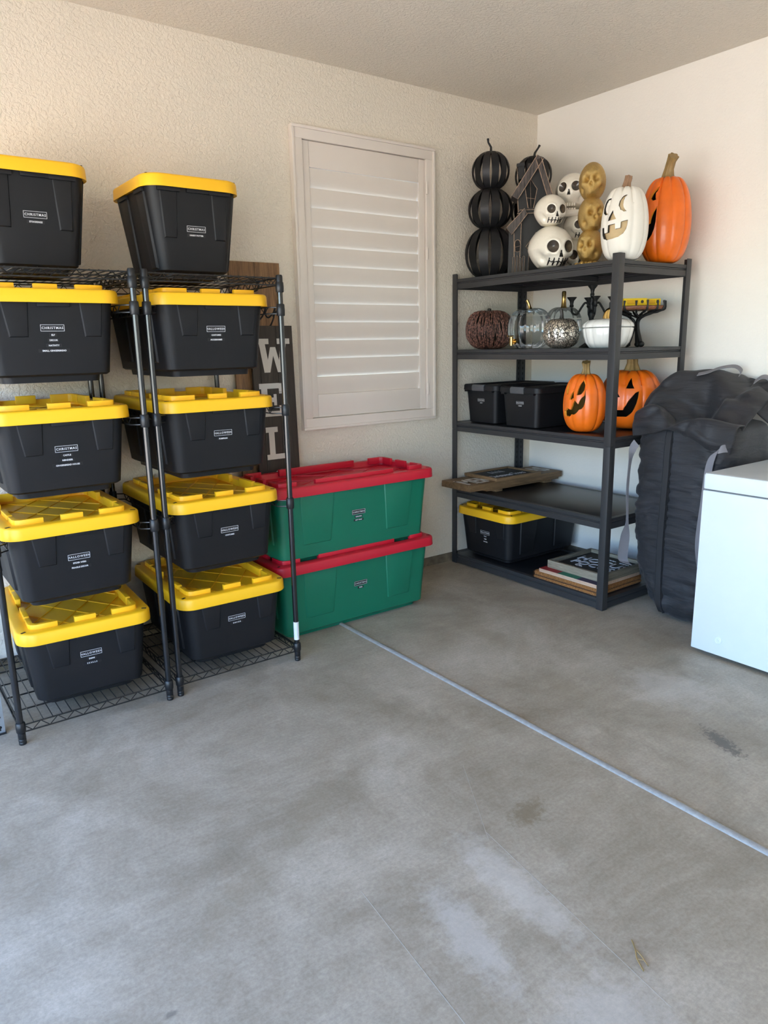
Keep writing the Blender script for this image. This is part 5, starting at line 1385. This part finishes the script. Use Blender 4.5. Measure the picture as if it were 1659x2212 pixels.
# ------------------------------------------------------------------ black duffel bag
def bag():
    t = thing('duffel_bag', 'tall black fabric storage bag slumped upright between steel rack and freezer', 'bag', (-0.36, -1.60, 0))
    bm = bmesh.new(); n = 96
    def sec(z, x0, x1, y0, y1, p=3.4):
        out = []
        for j in range(n):
            a = 2*PI*j/n; c, s = math.cos(a), math.sin(a)
            u = math.copysign(abs(c)**(2/p), c); v = math.copysign(abs(s)**(2/p), s)
            out.append([ (x0+x1)/2+(x1-x0)/2*u, (y0+y1)/2+(y1-y0)/2*v, z ])
        return out
    keys = [ # z, x0 (front), x1 (back), y0 (right), y1 (left)
        (0.000, -0.225, 0.14, -0.24, 0.04, 2.6), (0.02, -0.262, 0.20, -0.285, 0.085, 2.8), (0.07, -0.275, 0.24, -0.30, 0.130, 3.2), (0.15, -0.275, 0.25, -0.30, 0.185, 3.8),
        (0.22, -0.272, 0.26, -0.298, 0.228, 4.4), (0.30, -0.268, 0.26, -0.295, 0.252, 4.8), (0.50, -0.268, 0.26, -0.290, 0.266, 5.2), (0.72, -0.270, 0.26, -0.288, 0.270, 5.4),
        (0.90, -0.268, 0.27, -0.288, 0.266, 5.2), (1.00, -0.262, 0.28, -0.285, 0.262, 4.8), (1.05, -0.250, 0.285, -0.28, 0.256, 4.2), (1.075, -0.225, 0.29, -0.27, 0.250, 3.6), (1.09, -0.17, 0.30, -0.24, 0.22, 3.0), (1.10, -0.10, 0.28, -0.15, 0.15, 2.4)]
    rings = []; m = 88
    def lerp(z):
        for A, B in zip(keys, keys[1:]):
            if A[0] <= z <= B[0]:
                f = (z-A[0])/(B[0]-A[0]); f = f*f*(3-2*f) if B[0]-A[0] > 0.1 else f
                return [A[i]+(B[i]-A[i])*f for i in range(1, 6)]
        return list(keys[-1][1:])
    for i in range(m+1):
        z = 1.10*i/m; ring = sec(z, *lerp(z)); rr = []
        for j, p in enumerate(ring):
            v = Vector(p); c = Vector((0.02, -0.01, z)); d = (v-c); d.z = 0; dn = d.normalized()
            # horizontal drag folds pulling to the zip, plus broad dents
            zy_ = 0.048-0.030*(1-z/1.1)
            side = 1 if v.y < zy_ else -1
            k = (v.y-zy_)*side
            fold = noise.noise(Vector((v.y*1.5+3, 0, (z-k*0.55*(1 if side > 0 else 0.5))*20)))     # drag folds slanting off the zip
            act = math.exp(-((z-0.72)/0.27)**2)*0.9+0.25
            act *= 1.0 if v.x < -0.17 else 0.25
            w = -0.016*act*(1-min(1, abs(fold)*2.6))**2*min(1, abs(k)/0.03)
            w += noise.noise(Vector((v.x*4, v.y*4, z*3+7)))*0.020
            w -= 0.008*(1-min(1, 3*abs(noise.noise(Vector((v.y*5+3, v.x*4, z*7+v.y*6))))))**2
            w += 0.010*noise.noise(Vector((v.x*2, v.y*2.2+z*0.7, z*9)))
            if z < 0.25: w += 0.016*noise.noise(Vector((v.x*9, v.y*9, z*12)))*(1-z/0.25)-0.014*(1-min(1, 3*abs(noise.noise(Vector((v.y*9, v.x*7, z*8))))))**2
            v = v+dn*w
            if v.x > 0.335: v.x = 0.335
            if z < 0.001: v.z = 0.0
            rr.append(v)
        rings.append(rr)
    loft(bm, rings); body = ob('body', mesh(bm, smooth=True), M['bag'], t)
    # folded-over hood of loose cloth above the zip end
    def cloth(name, grid, th=0.006, sub=6, amp=0.012, seed=0):
        """grid of control points, smoothly interpolated and solidified"""
        G = [smooth_pts(row, sub) for row in grid]; cols = list(zip(*G)); cols = [smooth_pts(list(c), sub) for c in cols]
        bm = bmesh.new(); V = []
        for a in cols:
            row = []
            for p in a:
                q = Vector(p); nn = (1-min(1, 2.6*abs(noise.noise(q*5.5+Vector((seed, 0, 0))))))**2*-amp+noise.noise(q*9+Vector((0, seed, 0)))*amp*0.6
                row.append(bm.verts.new(q+Vector((-nn, -nn*0.4, nn*0.6))))
            V.append(row)
        for A, B in zip(V, V[1:]):
            for j in range(len(A)-1): bm.faces.new((A[j], A[j+1], B[j+1], B[j]))
        bmesh.ops.recalc_face_normals(bm, faces=bm.faces)
        bmesh.ops.solidify(bm, geom=bm.faces[:], thickness=th)
        return ob(name, mesh(bm, smooth=True), M['bag'], t)
    # back flap: rises to the top handles, rolls forward on the left
    cloth('top_flap', [
        [(-0.20, 0.262, 1.08), (-0.14, 0.272, 1.20), (-0.02, 0.262, 1.285), (0.20, 0.24, 1.26)],
        [(-0.17, 0.215, 1.13), (-0.12, 0.205, 1.26), (0.00, 0.20, 1.345), (0.22, 0.18, 1.30)],
        [(-0.10, 0.13, 1.10), (-0.02, 0.11, 1.22), (0.06, 0.11, 1.370), (0.26, 0.10, 1.33)],
        [(-0.08, 0.04, 1.05), (0.03, 0.03, 1.17), (0.10, 0.03, 1.355), (0.28, 0.02, 1.34)],
        [(-0.10, -0.04, 1.05), (0.00, -0.05, 1.14), (0.09, -0.05, 1.30), (0.28, -0.06, 1.33)],
        [(-0.15, -0.10, 1.07), (-0.04, -0.13, 1.20), (0.06, -0.13, 1.235), (0.29, -0.15, 1.30)],
        [(-0.17, -0.19, 1.08), (-0.06, -0.21, 1.15), (0.08, -0.21, 1.265), (0.30, -0.21, 1.29)],
        [(-0.13, -0.27, 1.04), (-0.03, -0.285, 1.13), (0.10, -0.28, 1.20), (0.30, -0.27, 1.26)],
    ], 0.006, 8, 0.020, 3)
    cloth('front_fold', [
        [(-0.262, 0.262, 1.01), (-0.270, 0.266, 1.08), (-0.24, 0.268, 1.14), (-0.17, 0.265, 1.16)],
        [(-0.275, 0.19, 1.03), (-0.288, 0.185, 1.11), (-0.25, 0.19, 1.180), (-0.16, 0.195, 1.185)],
        [(-0.278, 0.12, 1.04), (-0.284, 0.115, 1.09), (-0.235, 0.11, 1.172), (-0.12, 0.12, 1.125)],
        [(-0.275, 0.05, 1.06), (-0.277, 0.045, 1.072), (-0.235, 0.04, 1.085), (-0.10, 0.05, 1.05)],
        [(-0.275, -0.02, 1.05), (-0.288, -0.02, 1.085), (-0.25, -0.03, 1.108), (-0.11, -0.03, 1.05)],
        [(-0.272, -0.10, 1.02), (-0.292, -0.11, 1.075), (-0.25, -0.12, 1.140), (-0.13, -0.12, 1.09)],
        [(-0.262, -0.19, 0.975), (-0.284, -0.20, 1.040), (-0.24, -0.21, 1.125), (-0.13, -0.22, 1.09)],
        [(-0.21, -0.280, 0.950), (-0.215, -0.298, 1.03), (-0.18, -0.295, 1.09), (-0.10, -0.285, 1.10)],
    ], 0.006, 7, 0.016, 8)
    # right shoulder ear standing up against the wall
    cloth('corner_ear', [
        [(0.12, -0.13, 1.22), (0.20, -0.15, 1.285), (0.26, -0.16, 1.325)],
        [(0.08, -0.19, 1.19), (0.16, -0.21, 1.275), (0.24, -0.215, 1.315)],
        [(0.10, -0.25, 1.14), (0.18, -0.265, 1.225), (0.26, -0.262, 1.290)],
        [(0.18, -0.28, 1.08), (0.24, -0.285, 1.165), (0.30, -0.270, 1.230)],
    ], 0.010, 7, 0.010, 5)
    # zip: flat tape with two raised seams following the front
    def frontx(z, y):
        L = lerp(z); x0, x1, y0, y1, p = L; v = abs((y-(y0+y1)/2)/((y1-y0)/2)); v = min(v, 0.98)
        return (x0+x1)/2-(x1-x0)/2*(1-v**p)**(1/p)
    def zy(z): return 0.048-0.030*(1-z/1.1)**1.2+0.010*math.sin(z*5)
    def strip(off, w, th, name, mat):
        b = bmesh.new(); rings = []
        for i in range(90):
            z = 0.03+1.055*i/89; y = zy(z)+off
            ww = noise.noise(Vector((0, y*2.2+z*0.7, z*13)))*0.011
            x = frontx(z, y)-0.006-0.003*abs(math.sin(z*3)); rings.append([(x, y-w/2, z), (x-th, y-w/2, z), (x-th, y+w/2, z), (x, y+w/2, z), (x+0.03, y+w/2, z), (x+0.03, y-w/2, z)])
        loft(b, rings); return ob(name, mesh(b, angle=60), mat, t)
    strip(0, 0.030, 0.003, 'zip', M['zip']); strip(0.017, 0.004, 0.006, 'zip_seam', M['bag']); strip(-0.017, 0.004, 0.006, 'zip_seam', M['bag'])
    def strap(name, P, w, th=0.003, side=(0, 0, 1), k=6):
        """webbing ribbon: P centre line, side = direction across the webbing at each key"""
        if isinstance(side[0], (int, float)): side = [side]*len(P)
        if isinstance(w, (int, float)): w = [w]*len(P)
        Q = smooth_pts([tuple(a)+tuple(b)+(c,) for a, b, c in zip(P, side, w)], k); b = bmesh.new(); rings = []
        for i, q in enumerate(Q):
            p = Vector(q[:3]); s = Vector(q[3:6]).normalized(); w = q[6]; tn = (Vector(Q[min(i+1, len(Q)-1)][:3])-Vector(Q[max(i-1, 0)][:3])).normalized(); nn = tn.cross(s).normalized()
            rings.append([p+s*w/2+nn*th/2, p-s*w/2+nn*th/2, p-s*w/2-nn*th/2, p+s*w/2-nn*th/2])
        loft(b, rings); return ob(name, mesh(b, angle=60), M['webbing'], t)
    # left carrying strap: hangs off the rack side
    strap('carry_strap', [(-0.275, 0.225, 0.975), (-0.278, 0.245, 0.94), (-0.265, 0.268, 0.86), (-0.260, 0.278, 0.70), (-0.255, 0.272, 0.52), (-0.240, 0.290, 0.42), (-0.230, 0.305, 0.28), (-0.232, 0.270, 0.252)],
          [0.045, 0.040, 0.022, 0.018, 0.016, 0.050, 0.055, 0.050], 0.004, [(-0.3, 0.6, 0.8), (-0.5, 0.6, 0.3), (-1, 0.1, 0), (-1, 0.2, 0), (-1, 0.3, 0), (-0.75, 0.65, 0), (-0.55, 0.85, 0), (-0.5, 0.8, 0.2)])
    strap('carry_strap', [(-0.20, -0.272, 0.985), (-0.248, -0.255, 0.985), (-0.262, -0.225, 0.96), (-0.268, -0.205, 0.88), (-0.275, -0.200, 0.70), (-0.278, -0.190, 0.50), (-0.280, -0.205, 0.38), (-0.285, -0.235, 0.30)],
          0.040, 0.004, [(0, 0, 1), (0, 0, 1), (0, -0.8, 0.5), (0, -1, 0.1), (0.3, -1, 0), (0.6, -0.8, 0), (0.8, -0.5, 0), (0.9, -0.3, 0)])
    strap('top_handle', [(0.06, 0.090, 1.340), (0.10, 0.050, 1.352), (0.16, 0.02, 1.372), (0.22, -0.03, 1.380), (0.25, -0.055, 1.355), (0.22, -0.06, 1.325)], 0.036, 0.004, (0.9, 0.2, 0.4))
    strap('top_handle', [(0.17, -0.175, 1.300), (0.19, -0.200, 1.325), (0.215, -0.225, 1.320), (0.245, -0.245, 1.270), (0.27, -0.262, 1.230)], 0.036, 0.004, (0.8, 0.2, 0.5))
bag()

# ------------------------------------------------------------------ specks and debris on the slab
def debris():
    t = thing('dry_twig', 'small dry brown twig lying on the floor at the lower right', 'twig', (-2.735, -2.90, 0))
    bm = bmesh.new()
    tube(bm, [(0.03, 0.025, 0.002), (0.01, 0.0, 0.003), (-0.012, -0.02, 0.003), (-0.03, -0.052, 0.002)], 0.0016, 6)
    tube(bm, [(0.01, 0.0, 0.003), (0.004, -0.022, 0.004), (-0.008, -0.05, 0.002)], 0.0013, 6); tube(bm, [(-0.012, -0.02, 0.003), (-0.004, -0.034, 0.005)], 0.001, 6)
    ob('twig_stem', mesh(bm), M['stem_tan'], t)
debris()
